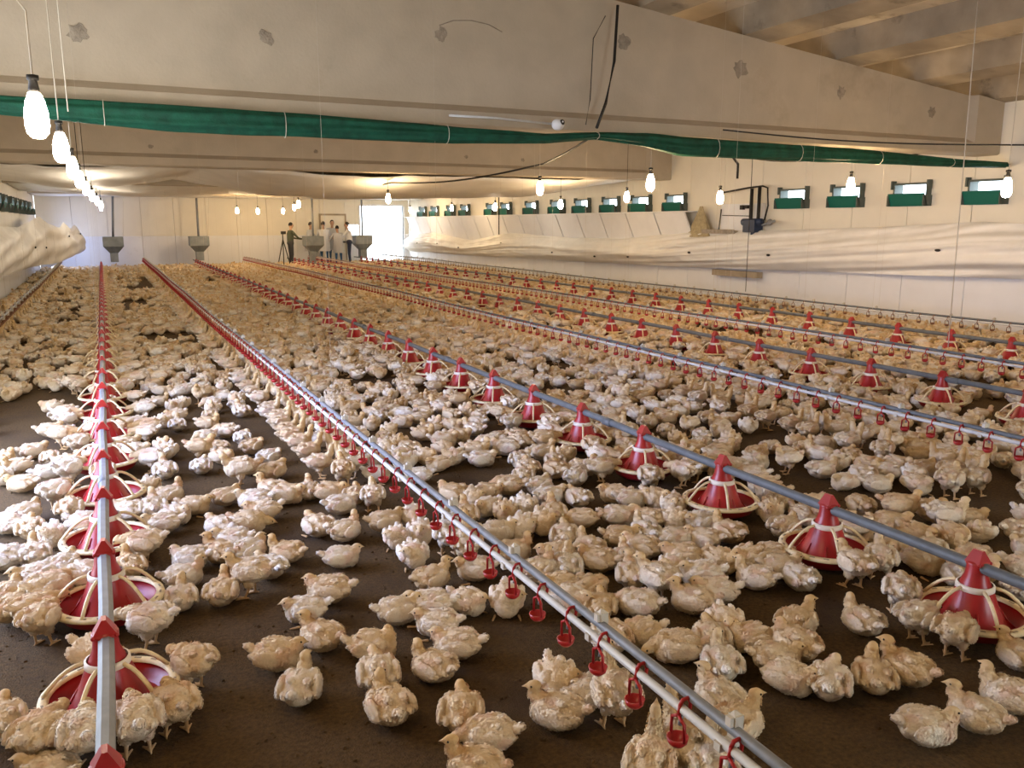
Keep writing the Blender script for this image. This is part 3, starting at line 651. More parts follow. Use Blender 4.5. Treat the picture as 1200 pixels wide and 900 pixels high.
    for i in cand[:1900]:
        nn = Vector([float(q) for q in no[i]]); p = Vector([float(q) for q in co[i]])
        back = Vector((-1, r.uniform(-.45, .45), r.uniform(-.35, .15))); back = (back - nn * back.dot(nn))
        if back.length < .15: continue
        back.normalize(); side = nn.cross(back).normalized(); ln = r.uniform(.008, .015); wd = ln * r.uniform(.26, .36); lift = r.uniform(.10, .34)
        p0 = p - nn * .001; a1 = p + back * ln * .5 + nn * (ln * .5 * lift + .0015); tip_ = p + back * ln + nn * (ln * lift * .75)
        o_ = len(fv); fv += [tuple(p0), tuple(a1 - side * wd), tuple(a1 + nn * .0012), tuple(a1 + side * wd), tuple(tip_)]
        ff += [(o_, o_ + 1, o_ + 2), (o_, o_ + 2, o_ + 3), (o_ + 1, o_ + 4, o_ + 2), (o_ + 2, o_ + 4, o_ + 3)]
        g_ = r.uniform(.95, 1.05); cc = (min(1, col[i][0] * g_), min(1, col[i][1] * g_), min(1, col[i][2] * g_), 1); fc += [cc] * 5
    me = bpy.data.meshes.new('young_chicken'); me.from_pydata(fv, [], ff); me.update()
    at = me.attributes.new('col', 'FLOAT_COLOR', 'POINT'); at.data.foreach_set('color', np.array(fc, np.float32).ravel())
    me.polygons.foreach_set('use_smooth', [True] * len(me.polygons)); me.materials.clear(); me.materials.append(MATS['feathers'])
    # beak and eyes as parts
    R3 = Euler((0, pit, yaw)).to_matrix()
    bk = MB(); tip = hp + hd * .042 + Vector((0, 0, -.003)); base = hp + hd * .026
    ring = [base + R3 @ Vector((0, .0058 * math.cos(a), .0062 * math.sin(a))) for a in [k * PI / 4 for k in range(8)]]
    bk.add(ring + [tip], [(k, (k + 1) % 8, 8) for k in range(8)], True); bme = bk.mesh('beak', 'beak')
    eyes = []
    for s in (-1, 1):
        e = MB(); c = hp + R3 @ Vector((.010, s * .0172, .004)); e.ell(c, (.0038, .0026, .0038), 8, 6); eyes.append(e.mesh('eye', 'eye'))
    return me, bme, eyes
VAR = {}
for pose, cnt_ in [('s', 3), ('u', 2), ('t', 2), ('l', 2), ('S', 2), ('E', 2), ('D', 1)]:
    VAR[pose] = [chick(pose, 7 + 13 * k + ord(pose)) for k in range(cnt_)]
BIRDS = [
(-0.293,2.71,61,'E','young chicken eating, facing away right, at nearest left-line feeder pan'),
(-0.165,2.645,88,'E','nearest young chicken eating, facing away, at nearest left-line feeder pan'),
(-0.03,2.636,93,'E','second young chicken eating, facing away, at nearest left-line feeder pan'),
(0.088,2.702,95,'E','farthest young chicken eating, facing away, at nearest left-line feeder pan'),
(-0.145,3.188,317,'E','young chicken eating, facing right, at nearest left-line feeder pan'),
(0.166,2.957,120,'E','young chicken eating, facing away left, at nearest left-line feeder pan'),
(0.044,3.356,144,'E','young chicken eating, facing left, at second left-line feeder pan'),
(-0.343,3.571,64,'E','young chicken eating, facing away right, at second left-line feeder pan'),
(-0.466,3.851,54,'s','young chicken resting, facing away right, at second left-line feeder pan'),
(-0.42,2.932,95,'s','young chicken resting, facing away, at nearest left-line feeder pan'),
(-0.28,2.574,141,'s','young chicken resting, facing left, at nearest left-line feeder pan'),
(0.462,2.968,334,'s','nearest young chicken resting, facing right, left of the nearest drinker line'),
(0.494,2.711,67,'u','nearest young chicken resting with raised head, facing away, left of the nearest drinker line'),
(0.64,3.043,121,'u','third young chicken resting with raised head, facing left, left of the nearest drinker line'),
(0.64,3.305,166,'s','third young chicken resting, facing left, left of the nearest drinker line'),
(0.771,3.445,154,'s','fourth young chicken resting, facing left, left of the nearest drinker line'),
(0.807,2.879,334,'t','nearest young chicken resting with turned head, facing right, left of the nearest drinker line'),
(0.764,2.68,78,'s','farthest young chicken resting, facing away, left of the nearest drinker line'),
(0.734,2.466,96,'u','nearest young chicken resting with raised head, facing away left, left of the nearest drinker line'),
(0.985,3.12,356,'s','second young chicken resting, facing right, left of the nearest drinker line'),
(1.092,2.95,144,'s','second young chicken resting, facing left, left of the nearest drinker line'),
(1.097,2.753,150,'s','nearest young chicken resting, facing left, left of the nearest drinker line'),
(0.959,2.645,121,'u','second young chicken resting with raised head, facing left, left of the nearest drinker line'),
(0.942,2.326,62,'s','nearest young chicken resting, facing away, left of the nearest drinker line'),
(0.971,2.178,154,'l','young chicken lying low, facing left, left of the nearest drinker line'),
(0.866,2.044,132,'u','nearest young chicken resting with raised head, facing left, left of the nearest drinker line'),
(1.321,2.367,252,'t','nearest young chicken resting with turned head, facing the camera, under nearest drinker line'),
(1.224,2.19,129,'u','young chicken resting with raised head, facing left, under nearest drinker line'),
(1.389,2.25,6,'s','nearest young chicken resting, facing right, under nearest drinker line'),
(1.403,2.116,75,'D','farthest young chicken drinking, facing away left, under nearest drinker line'),
(1.434,3.01,244,'t','second young chicken resting with turned head, facing the camera, under nearest drinker line'),
(1.123,3.124,154,'s','young chicken resting, facing left, under nearest drinker line'),
(1.283,3.084,296,'s','second young chicken resting, facing right, under nearest drinker line'),
(1.654,2.542,80,'s','second young chicken resting, facing away left, right of the nearest drinker line'),
(1.788,2.524,173,'l','second young chicken lying low, facing left, right of the nearest drinker line'),
(1.842,2.362,154,'l','nearest young chicken lying low, facing left, right of the nearest drinker line'),
(1.919,2.2,67,'u','fourth young chicken resting with raised head, facing away left, right of the nearest drinker line'),
(1.763,2.025,87,'u','second young chicken resting with raised head, facing away left, right of the nearest drinker line'),
(1.723,1.879,12,'u','nearest young chicken resting with raised head, facing away right, right of the nearest drinker line'),
(1.305,1.772,48,'D','young chicken drinking, facing away, under nearest drinker line'),
(1.435,1.81,73,'D','nearest young chicken drinking, facing away left, under nearest drinker line'),
(1.456,1.677,58,'D','nearest young chicken drinking, facing away, right of the nearest drinker line'),
(2.142,2.437,245,'s','nearest young chicken resting, facing front right, right of the nearest drinker line'),
(2.152,2.301,164,'t','nearest young chicken resting with turned head, facing left, right of the nearest drinker line'),
(2.406,2.314,15,'u','second young chicken resting with raised head, facing away right, right of the nearest drinker line'),
(2.26,2.182,92,'s','nearest young chicken resting, facing away left, right of the nearest drinker line'),
(2.132,2.138,334,'s','third young chicken resting, facing right, right of the nearest drinker line'),
(2.073,2.015,293,'s','second young chicken resting, facing right, right of the nearest drinker line'),
(2.178,1.93,39,'s','nearest young chicken resting, facing away, right of the nearest drinker line'),
(2.02,2.379,61,'s','second young chicken resting, facing away, right of the nearest drinker line'),
(2.657,2.217,86,'u','fifth young chicken resting with raised head, facing away left, right of the nearest drinker line'),
(2.803,2.073,4,'E','young chicken eating, facing right, at nearest right-line feeder pan'),
(2.823,1.921,19,'E','young chicken eating, facing away right, at nearest right-line feeder pan'),
(2.965,1.762,80,'u','young chicken resting with raised head, facing away left, at nearest right-line feeder pan'),
(2.352,1.892,51,'u','nearest young chicken resting with raised head, facing away, right of the nearest drinker line'),
(2.496,1.874,97,'u','third young chicken resting with raised head, facing away left, right of the nearest drinker line'),
(2.256,1.594,334,'s','nearest young chicken resting, facing right, right of the nearest drinker line'),
(2.462,1.579,99,'u','nearest young chicken resting with raised head, facing away left, right of the nearest drinker line'),
(2.666,1.599,107,'u','nearest young chicken resting with raised head, facing left, right of the nearest drinker line'),
(2.949,2.272,39,'E','young chicken eating, facing away, at nearest right-line feeder pan'),
(2.986,2.553,80,'S','young chicken standing, facing away left, at second right-line feeder pan'),
(3.147,2.551,44,'S','young chicken standing, facing away, at second right-line feeder pan'),
(3.401,2.518,275,'t','nearest young chicken resting with turned head, facing right, behind right feeder line'),
(3.398,2.323,62,'u','young chicken resting with raised head, facing away left, behind right feeder line'),
(2.557,2.731,128,'u','third young chicken resting with raised head, facing left, right of the nearest drinker line'),
(2.753,2.776,334,'s','nearest young chicken resting, facing right, at second right-line feeder pan'),
(2.735,2.638,85,'l','young chicken lying low, facing away left, at second right-line feeder pan'),
(2.818,2.915,154,'l','nearest young chicken lying low, facing left, at second right-line feeder pan'),
(3.139,3.152,12,'s','farthest young chicken resting, facing right, at second right-line feeder pan'),
(3.251,3.39,227,'s','nearest young chicken resting, facing the camera, at third right-line feeder pan'),
(3.36,2.925,154,'E','young chicken eating, facing left, at second right-line feeder pan'),
(3.481,2.864,189,'l','farthest young chicken lying low, facing left, at second right-line feeder pan'),
(3.4,2.696,220,'s','young chicken resting, facing the camera, at second right-line feeder pan'),
(-0.577,5.812,154,'s','farthest young chicken resting, facing left, left of left feeder line'),
(-0.366,5.353,56,'E','farthest young chicken eating, facing away right, at fourth left-line feeder pan'),
(-0.28,4.981,82,'E','nearest young chicken eating, facing away right, at fourth left-line feeder pan'),
(-0.51,5.172,44,'s','young chicken resting, facing right, at fourth left-line feeder pan'),
(-0.588,5.029,154,'s','third young chicken resting, facing left, left of left feeder line'),
(-0.471,4.901,94,'s','young chicken resting, facing away, left of left feeder line'),
(-0.356,4.735,273,'t','young chicken resting with turned head, facing the camera, at third left-line feeder pan'),
(-0.425,4.486,99,'u','young chicken resting with raised head, facing away, at third left-line feeder pan'),
(-0.56,4.485,154,'s','second young chicken resting, facing left, left of left feeder line'),
(-0.399,4.162,183,'s','nearest young chicken resting, facing left, left of left feeder line'),
(-0.289,4.271,55,'s','young chicken resting, facing away right, at third left-line feeder pan'),
(-0.319,3.871,32,'E','second young chicken eating, facing right, at second left-line feeder pan'),
(-0.37,3.705,30,'E','nearest young chicken eating, facing right, at second left-line feeder pan'),
(-0.487,3.984,68,'s','young chicken resting, facing away right, left of left feeder line'),
(-0.195,4.723,334,'E','young chicken eating, facing right, at third left-line feeder pan'),
(0.134,5.385,268,'t','young chicken resting with turned head, facing the camera, at fourth left-line feeder pan'),
(0.136,4.943,87,'u','young chicken resting with raised head, facing away, at fourth left-line feeder pan'),
(0.002,4.95,154,'s','young chicken resting, facing left, at fourth left-line feeder pan'),
(0.165,4.664,170,'s','young chicken resting, facing left, at third left-line feeder pan'),
(0.061,4.253,154,'E','young chicken eating, facing left, at third left-line feeder pan'),
(-0.009,4.114,98,'u','young chicken resting with raised head, facing away left, at third left-line feeder pan'),
(-0.182,3.947,334,'E','farthest young chicken eating, facing right, at second left-line feeder pan'),
(0.232,5.144,39,'u','young chicken resting with raised head, facing right, at fourth left-line feeder pan'),
(0.249,4.804,311,'s','fifth young chicken resting, facing right, left of the nearest drinker line'),
(0.353,4.914,334,'s','sixth young chicken resting, facing right, left of the nearest drinker line'),
(0.537,4.996,24,'s','seventh young chicken resting, facing right, left of the nearest drinker line'),
(0.686,4.624,186,'s','eighth young chicken resting, facing left, left of the nearest drinker line'),
(0.672,4.861,154,'s','farthest young chicken resting, facing left, left of the nearest drinker line'),
(0.799,4.995,128,'u','farthest young chicken resting with raised head, facing left, left of the nearest drinker line'),
(0.87,4.867,334,'s','eighth young chicken resting, facing right, left of the nearest drinker line'),
(1.003,4.886,78,'u','farthest young chicken resting with raised head, facing away, left of the nearest drinker line'),
(0.44,4.474,117,'s','seventh young chicken resting, facing left, left of the nearest drinker line'),
(0.589,4.475,334,'l','young chicken lying low, facing right, left of the nearest drinker line'),
(0.473,4.266,154,'s','sixth young chicken resting, facing left, left of the nearest drinker line'),
(0.395,4.111,125,'u','fourth young chicken resting with raised head, facing left, left of the nearest drinker line'),
(0.254,4.1,154,'s','fifth young chicken resting, facing left, left of the nearest drinker line'),
(0.21,3.899,1,'u','young chicken resting with raised head, facing right, at second left-line feeder pan'),
(0.18,3.655,85,'u','young chicken resting with raised head, facing away, at second left-line feeder pan'),
(0.346,3.631,69,'u','nearest young chicken resting with raised head, facing away right, left of the nearest drinker line'),
(0.474,3.673,154,'S','nearest young chicken standing, facing left, left of the nearest drinker line'),
(0.527,4.08,28,'s','fourth young chicken resting, facing right, left of the nearest drinker line'),
(0.688,3.973,142,'u','fifth young chicken resting with raised head, facing left, left of the nearest drinker line'),
(0.581,3.828,109,'s','nearest young chicken resting, facing away left, left of the nearest drinker line'),
(0.909,4.261,104,'s','farthest young chicken resting, facing away left, left of the nearest drinker line'),
(1.028,4.133,34,'u','farthest young chicken resting with raised head, facing away right, left of the nearest drinker line'),
(1.257,4.165,3,'s','third young chicken resting, facing right, under nearest drinker line'),
(0.92,3.801,347,'s','third young chicken resting, facing right, left of the nearest drinker line'),
(1.112,4.546,5,'s','fourth young chicken resting, facing right, under nearest drinker line'),
(1.287,4.501,73,'S','nearest young chicken standing, facing away, under nearest drinker line'),
(1.233,4.694,64,'s','young chicken resting, facing away right, under nearest drinker line'),
(1.109,4.802,334,'s','farthest young chicken resting, facing right, under nearest drinker line'),
(1.417,4.192,258,'l','young chicken lying low, facing the camera, under nearest drinker line'),
(1.244,3.933,252,'t','farthest young chicken resting with turned head, facing the camera, under nearest drinker line'),
(1.38,3.935,254,'s','young chicken resting, facing the camera, under nearest drinker line'),
(1.244,3.668,263,'t','young chicken resting with turned head, facing front right, under nearest drinker line'),
(1.231,3.373,18,'u','young chicken resting with raised head, facing right, under nearest drinker line'),
(1.444,3.719,72,'D','farthest young chicken drinking, facing away, right of the nearest drinker line'),
(1.484,3.572,71,'D','second young chicken drinking, facing away, right of the nearest drinker line'),
(1.445,3.376,154,'s','fourth young chicken resting, facing left, right of the nearest drinker line'),
(1.763,4.446,126,'s','twelfth young chicken resting, facing left, right of the nearest drinker line'),
(1.681,4.064,71,'u','fifth young chicken resting with raised head, facing away, right of the nearest drinker line'),
(2.123,4.443,154,'l','fifth young chicken lying low, facing left, right of the nearest drinker line'),
(1.969,4.401,334,'s','tenth young chicken resting, facing right, right of the nearest drinker line'),
(1.848,4.341,247,'t','farthest young chicken resting with turned head, facing the camera, right of the nearest drinker line'),
(2.3,4.361,23,'s','eleventh young chicken resting, facing right, right of the nearest drinker line'),
(2.267,4.157,2,'s','ninth young chicken resting, facing right, right of the nearest drinker line'),
(2.397,4.06,90,'s','third young chicken resting, facing away left, right of the nearest drinker line'),
(1.859,4.153,203,'s','eleventh young chicken resting, facing left, right of the nearest drinker line'),
(1.911,4.029,245,'s','young chicken resting, facing the camera, right of the nearest drinker line'),
(2.048,4.06,254,'s','third young chicken resting, facing front right, right of the nearest drinker line'),
(2.138,3.889,68,'u','farthest young chicken resting with raised head, facing away, right of the nearest drinker line'),
(2.01,3.778,250,'t','third young chicken resting with turned head, facing the camera, right of the nearest drinker line'),
(1.741,3.757,334,'s','sixth young chicken resting, facing right, right of the nearest drinker line'),
(1.876,3.759,243,'t','second young chicken resting with turned head, facing the camera, right of the nearest drinker line'),
(2.249,3.759,154,'l','fourth young chicken lying low, facing left, right of the nearest drinker line'),
(2.026,3.554,61,'s','farthest young chicken resting, facing away, right of the nearest drinker line'),
(1.697,3.484,359,'u','nearest young chicken resting with raised head, facing right, right of the nearest drinker line'),
(1.871,3.364,178,'s','seventh young chicken resting, facing left, right of the nearest drinker line'),
(1.704,3.218,28,'u','farthest young chicken resting with raised head, facing away right, right of the nearest drinker line'),
(1.844,3.216,60,'u','third young chicken resting with raised head, facing away, right of the nearest drinker line'),
(2.012,3.214,129,'s','fifth young chicken resting, facing left, right of the nearest drinker line'),
(2.07,3.39,94,'u','sixth young chicken resting with raised head, facing away left, right of the nearest drinker line'),
(1.714,3.048,176,'s','second young chicken resting, facing left, right of the nearest drinker line'),
(1.817,2.961,12,'l','nearest young chicken lying low, facing right, right of the nearest drinker line'),
(1.778,2.804,54,'s','third young chicken resting, facing away, right of the nearest drinker line'),
(1.678,2.895,293,'s','fourth young chicken resting, facing right, right of the nearest drinker line'),
(2.151,3.181,65,'u','fourth young chicken resting with raised head, facing away, right of the nearest drinker line'),
(2.287,3.427,334,'s','fifth young chicken resting, facing right, right of the nearest drinker line'),
(2.634,4.035,154,'s','13th young chicken resting, facing left, right of the nearest drinker line'),
(2.673,3.906,334,'s','eighth young chicken resting, facing right, right of the nearest drinker line'),
(2.796,3.849,280,'s','young chicken resting, facing right, at third right-line feeder pan'),
(2.445,3.694,334,'s','seventh young chicken resting, facing right, right of the nearest drinker line'),
(2.57,3.588,125,'s','tenth young chicken resting, facing left, right of the nearest drinker line'),
(2.688,3.516,233,'t','young chicken resting with turned head, facing the camera, at third right-line feeder pan'),
(2.788,3.423,179,'s','young chicken resting, facing left, at third right-line feeder pan'),
(2.824,3.235,101,'u','farthest young chicken resting with raised head, facing left, right of the nearest drinker line'),
(2.831,3.715,233,'s','farthest young chicken resting, facing the camera, at third right-line feeder pan'),
(2.43,3.426,89,'u','seventh young chicken resting with raised head, facing away left, right of the nearest drinker line'),
(2.296,3.256,128,'s','eighth young chicken resting, facing left, right of the nearest drinker line'),
(2.525,3.275,334,'l','second young chicken lying low, facing right, right of the nearest drinker line'),
(2.645,3.214,126,'s','ninth young chicken resting, facing left, right of the nearest drinker line'),
(2.413,3.078,154,'s','sixth young chicken resting, facing left, right of the nearest drinker line'),
(2.546,2.955,268,'s','second young chicken resting, facing front right, right of the nearest drinker line'),
(2.084,2.832,108,'S','nearest young chicken standing, facing left, right of the nearest drinker line'),
(2.064,3.001,65,'u','second young chicken resting with raised head, facing away, right of the nearest drinker line'),
(2.353,2.862,154,'s','third young chicken resting, facing left, right of the nearest drinker line'),
(2.295,2.984,233,'t','nearest young chicken resting with turned head, facing the camera, right of the nearest drinker line'),
(2.292,2.688,154,'s','nearest young chicken resting, facing left, right of the nearest drinker line'),
(2.151,2.663,131,'u','second young chicken resting with raised head, facing left, right of the nearest drinker line'),
(1.925,2.741,131,'l','third young chicken lying low, facing left, right of the nearest drinker line'),
(2.683,2.917,191,'s','young chicken resting, facing left, at second right-line feeder pan'),
(3.555,2.126,345,'s','nearest young chicken resting, facing right, behind right feeder line'),
(3.572,2.356,256,'u','nearest young chicken resting with raised head, facing front right, behind right feeder line'),
(3.786,2.257,294,'s','second young chicken resting, facing right, behind right feeder line'),
(3.593,2.62,42,'s','nearest young chicken resting, facing away, behind right feeder line'),
(3.7,2.476,104,'u','nearest young chicken resting with raised head, facing left, behind right feeder line'),
(3.689,2.779,279,'s','third young chicken resting, facing right, behind right feeder line'),
(3.503,3.098,130,'l','nearest young chicken lying low, facing left, behind right feeder line'),
(3.831,2.686,247,'s','nearest young chicken resting, facing front right, behind right feeder line'),
(4.023,2.407,73,'t','young chicken resting with turned head, facing away left, behind right feeder line'),
(3.39,3.243,273,'u','second young chicken resting with raised head, facing right, behind right feeder line'),
(3.705,2.958,317,'s','fourth young chicken resting, facing right, behind right feeder line'),
(4.028,2.668,197,'u','young chicken resting with raised head, facing front left, behind right feeder line'),
(3.944,2.811,326,'S','nearest young chicken standing, facing right, behind right feeder line'),
(3.54,3.352,204,'l','young chicken lying low, facing front left, behind right feeder line'),
(3.426,3.491,10,'l','young chicken lying low, facing right, at third right-line feeder pan'),
(3.855,3.032,321,'S','farthest young chicken standing, facing right, behind right feeder line'),
(4.227,2.57,345,'u','nearest young chicken resting with raised head, facing right, behind right feeder line'),
(3.785,3.235,71,'l','young chicken lying low, facing away left, behind right feeder line'),
(4.156,2.825,323,'s','fifth young chicken resting, facing right, behind right feeder line'),
(2.938,4.101,64,'E','young chicken eating, facing away left, at fourth right-line feeder pan'),
(3.497,3.642,140,'s','nearest young chicken resting, facing left, behind right feeder line'),
(4.067,2.996,256,'u','farthest young chicken resting with raised head, facing front right, behind right feeder line'),
(2.594,4.416,37,'l','young chicken lying low, facing away right, right of the nearest drinker line'),
(2.306,4.592,61,'t','young chicken resting with turned head, facing away, right of the nearest drinker line'),
(3.194,4.097,115,'E','nearest young chicken eating, facing left, at fourth right-line feeder pan'),
(1.705,4.909,162,'s','14th young chicken resting, facing left, right of the nearest drinker line'),
(3.562,3.795,169,'s','second young chicken resting, facing left, behind right feeder line'),
(2.772,4.407,353,'E','nearest young chicken eating, facing right, at fourth right-line feeder pan'),
(4.476,2.677,277,'l','nearest young chicken lying low, facing right, behind right feeder line'),
(1.257,5.066,80,'S','farthest young chicken standing, facing away, under nearest drinker line'),
(1.481,5.055,325,'s','twelfth young chicken resting, facing right, right of the nearest drinker line'),
(2.545,4.616,103,'t','farthest young chicken resting with turned head, facing left, right of the nearest drinker line'),
(2.414,4.744,82,'s','farthest young chicken resting, facing away left, right of the nearest drinker line'),
(2.728,4.576,339,'u','young chicken resting with raised head, facing right, at fourth right-line feeder pan'),
(3.466,4.063,205,'s','nearest young chicken resting, facing front left, behind right feeder line'),
(3.346,4.185,203,'S','young chicken standing, facing front left, at fourth right-line feeder pan'),
(0.666,5.355,176,'S','farthest young chicken standing, facing left, left of the nearest drinker line'),
(1.369,5.227,188,'D','nearest young chicken drinking, facing left, under nearest drinker line'),
(3.668,3.993,134,'l','farthest young chicken lying low, facing left, behind right feeder line'),
(4.065,3.607,171,'s','third young chicken resting, facing left, behind right feeder line'),
(1.914,5.096,191,'s','15th young chicken resting, facing left, right of the nearest drinker line'),
(1.168,5.32,343,'D','nearest young chicken drinking, facing right, under nearest drinker line'),
(4.209,3.481,332,'s','sixth young chicken resting, facing right, behind right feeder line'),
(2.913,4.626,302,'E','farthest young chicken eating, facing right, at fourth right-line feeder pan'),
(0.884,5.402,41,'s','ninth young chicken resting, facing right, left of the nearest drinker line'),
(1.714,5.212,222,'u','young chicken resting with raised head, facing front left, right of the nearest drinker line'),
(2.654,4.815,73,'u','farthest young chicken resting with raised head, facing away left, right of the nearest drinker line'),
(2.449,4.93,55,'t','young chicken resting with turned head, facing away right, right of the nearest drinker line'),
(3.37,4.376,181,'E','farthest young chicken eating, facing left, at fourth right-line feeder pan'),
(4.748,2.836,347,'D','nearest young chicken drinking, facing right, behind right feeder line'),
(2.223,5.068,347,'s','13th young chicken resting, facing right, right of the nearest drinker line'),
(4.525,3.219,15,'S','young chicken standing, facing away right, behind right feeder line'),
(4.429,3.367,256,'s','second young chicken resting, facing front right, behind right feeder line'),
(3.534,4.306,108,'u','second young chicken resting with raised head, facing left, behind right feeder line'),
(3.67,4.192,104,'s','fifth young chicken resting, facing left, behind right feeder line'),
(2.066,5.194,217,'t','young chicken resting with turned head, facing front left, right of the nearest drinker line'),
(1.384,5.417,175,'D','second young chicken drinking, facing left, under nearest drinker line'),
(1.896,5.283,275,'s','farthest young chicken resting, facing front right, right of the nearest drinker line'),
(0.755,5.579,350,'s','tenth young chicken resting, facing right, left of the nearest drinker line'),
(4.284,3.666,69,'s','young chicken resting, facing away left, behind right feeder line'),
(1.583,5.412,224,'s','young chicken resting, facing front left, right of the nearest drinker line'),
(4.126,3.849,348,'s','seventh young chicken resting, facing right, behind right feeder line'),
(2.802,4.918,236,'t','young chicken resting with turned head, facing the camera, at fifth right-line feeder pan'),
(1.749,5.397,277,'t','young chicken resting with turned head, facing front right, right of the nearest drinker line'),
(4.717,3.183,16,'D','young chicken drinking, facing away right, behind right feeder line'),
(3.307,4.644,241,'s','young chicken resting, facing the camera, at fourth right-line feeder pan'),
(2.985,4.862,74,'E','young chicken eating, facing away left, at fifth right-line feeder pan'),
(4.02,4.051,171,'S','young chicken standing, facing left, behind right feeder line'),
(2.679,5.043,1,'u','young chicken resting with raised head, facing right, at fifth right-line feeder pan'),
(0.245,5.72,92,'u','farthest young chicken resting with raised head, facing away left, left of the nearest drinker line'),
(3.694,4.378,292,'l','farthest young chicken lying low, facing right, behind right feeder line'),
(3.182,4.765,209,'s','young chicken resting, facing front left, at fifth right-line feeder pan'),
(-0.116,5.73,87,'E','young chicken eating, facing away, at fifth left-line feeder pan'),
(3.893,4.208,281,'t','farthest young chicken resting with turned head, facing right, behind right feeder line'),
(2.271,5.271,323,'u','farthest young chicken resting with raised head, facing right, right of the nearest drinker line'),
(4.56,3.496,243,'s','farthest young chicken resting, facing front right, behind right feeder line'),
(1.166,5.628,355,'D','second young chicken drinking, facing right, under nearest drinker line'),
(0.474,5.737,75,'s','young chicken resting, facing away right, left of the nearest drinker line'),
(4.481,3.641,137,'s','fourth young chicken resting, facing left, behind right feeder line'),
(4.972,2.973,157,'D','nearest young chicken drinking, facing left, behind the second drinker line'),
(4.727,3.359,360,'D','farthest young chicken drinking, facing right, behind right feeder line'),
(3.507,4.636,305,'u','third young chicken resting with raised head, facing right, behind right feeder line'),
(2.495,5.252,150,'s','farthest young chicken resting, facing left, right of the nearest drinker line'),
(1.374,5.655,194,'D','third young chicken drinking, facing left, under nearest drinker line'),
(-0.315,5.821,44,'E','young chicken eating, facing right, at fifth left-line feeder pan'),
(2.089,5.448,292,'l','third young chicken lying low, facing right, right of the nearest drinker line'),
(1.856,5.535,112,'l','sixth young chicken lying low, facing left, right of the nearest drinker line'),
(0.924,5.765,32,'t','farthest young chicken resting with turned head, facing right, left of the nearest drinker line'),
(4.341,3.935,200,'s','farthest young chicken resting, facing front left, behind right feeder line'),
(1.711,5.626,276,'l','young chicken lying low, facing front right, right of the nearest drinker line'),
(2.772,5.186,353,'E','young chicken eating, facing right, at fifth right-line feeder pan'),
(4.509,3.811,310,'t','second young chicken resting with turned head, facing right, behind right feeder line'),
(3.83,4.499,357,'u','farthest young chicken resting with raised head, facing right, behind right feeder line'),
(3.299,4.904,103,'u','young chicken resting with raised head, facing left, at fifth right-line feeder pan'),
(0.18,5.923,159,'E','young chicken eating, facing left, at fifth left-line feeder pan'),
(4.029,4.352,18,'s','farthest young chicken resting, facing right, behind right feeder line'),
(2.429,5.421,171,'l','farthest young chicken lying low, facing left, right of the nearest drinker line'),
(4.746,3.576,357,'s','eighth young chicken resting, facing right, behind right feeder line'),
(0.63,5.911,307,'s','farthest young chicken resting, facing right, left of the nearest drinker line'),
(3.71,4.669,183,'u','farthest young chicken resting with raised head, facing left, behind right feeder line'),
(5.125,3.05,112,'s','young chicken resting, facing left, behind the second drinker line'),
(4.673,3.727,296,'s','ninth young chicken resting, facing right, behind right feeder line'),
(1.158,5.885,340,'D','farthest young chicken drinking, facing right, under nearest drinker line'),
(4.23,4.266,108,'s','farthest young chicken resting, facing left, behind right feeder line'),
(-0.437,5.994,20,'u','young chicken resting with raised head, facing right, at fifth left-line feeder pan'),
(2.678,5.39,291,'l','farthest young chicken lying low, facing right, right of the nearest drinker line'),
(1.853,5.731,262,'u','young chicken resting with raised head, facing front right, right of the nearest drinker line'),
(3.503,4.913,236,'t','young chicken resting with turned head, facing the camera, behind right feeder line'),
(4.984,3.407,175,'D','farthest young chicken drinking, facing left, behind the second drinker line'),
(4.4,4.14,118,'u','third young chicken resting with raised head, facing left, behind right feeder line'),
(2.176,5.654,342,'s','farthest young chicken resting, facing right, right of the nearest drinker line'),
(0.496,6.047,341,'S','young chicken standing, facing right, left of the nearest drinker line'),
(1.568,5.864,215,'S','farthest young chicken standing, facing left, right of the nearest drinker line'),
(4.576,4.027,41,'s','farthest young chicken resting, facing away, behind right feeder line'),
(-0.713,6.054,280,'s','young chicken resting, facing the camera, left of left feeder line'),
(1.403,5.936,204,'D','farthest young chicken drinking, facing left, under nearest drinker line'),
]
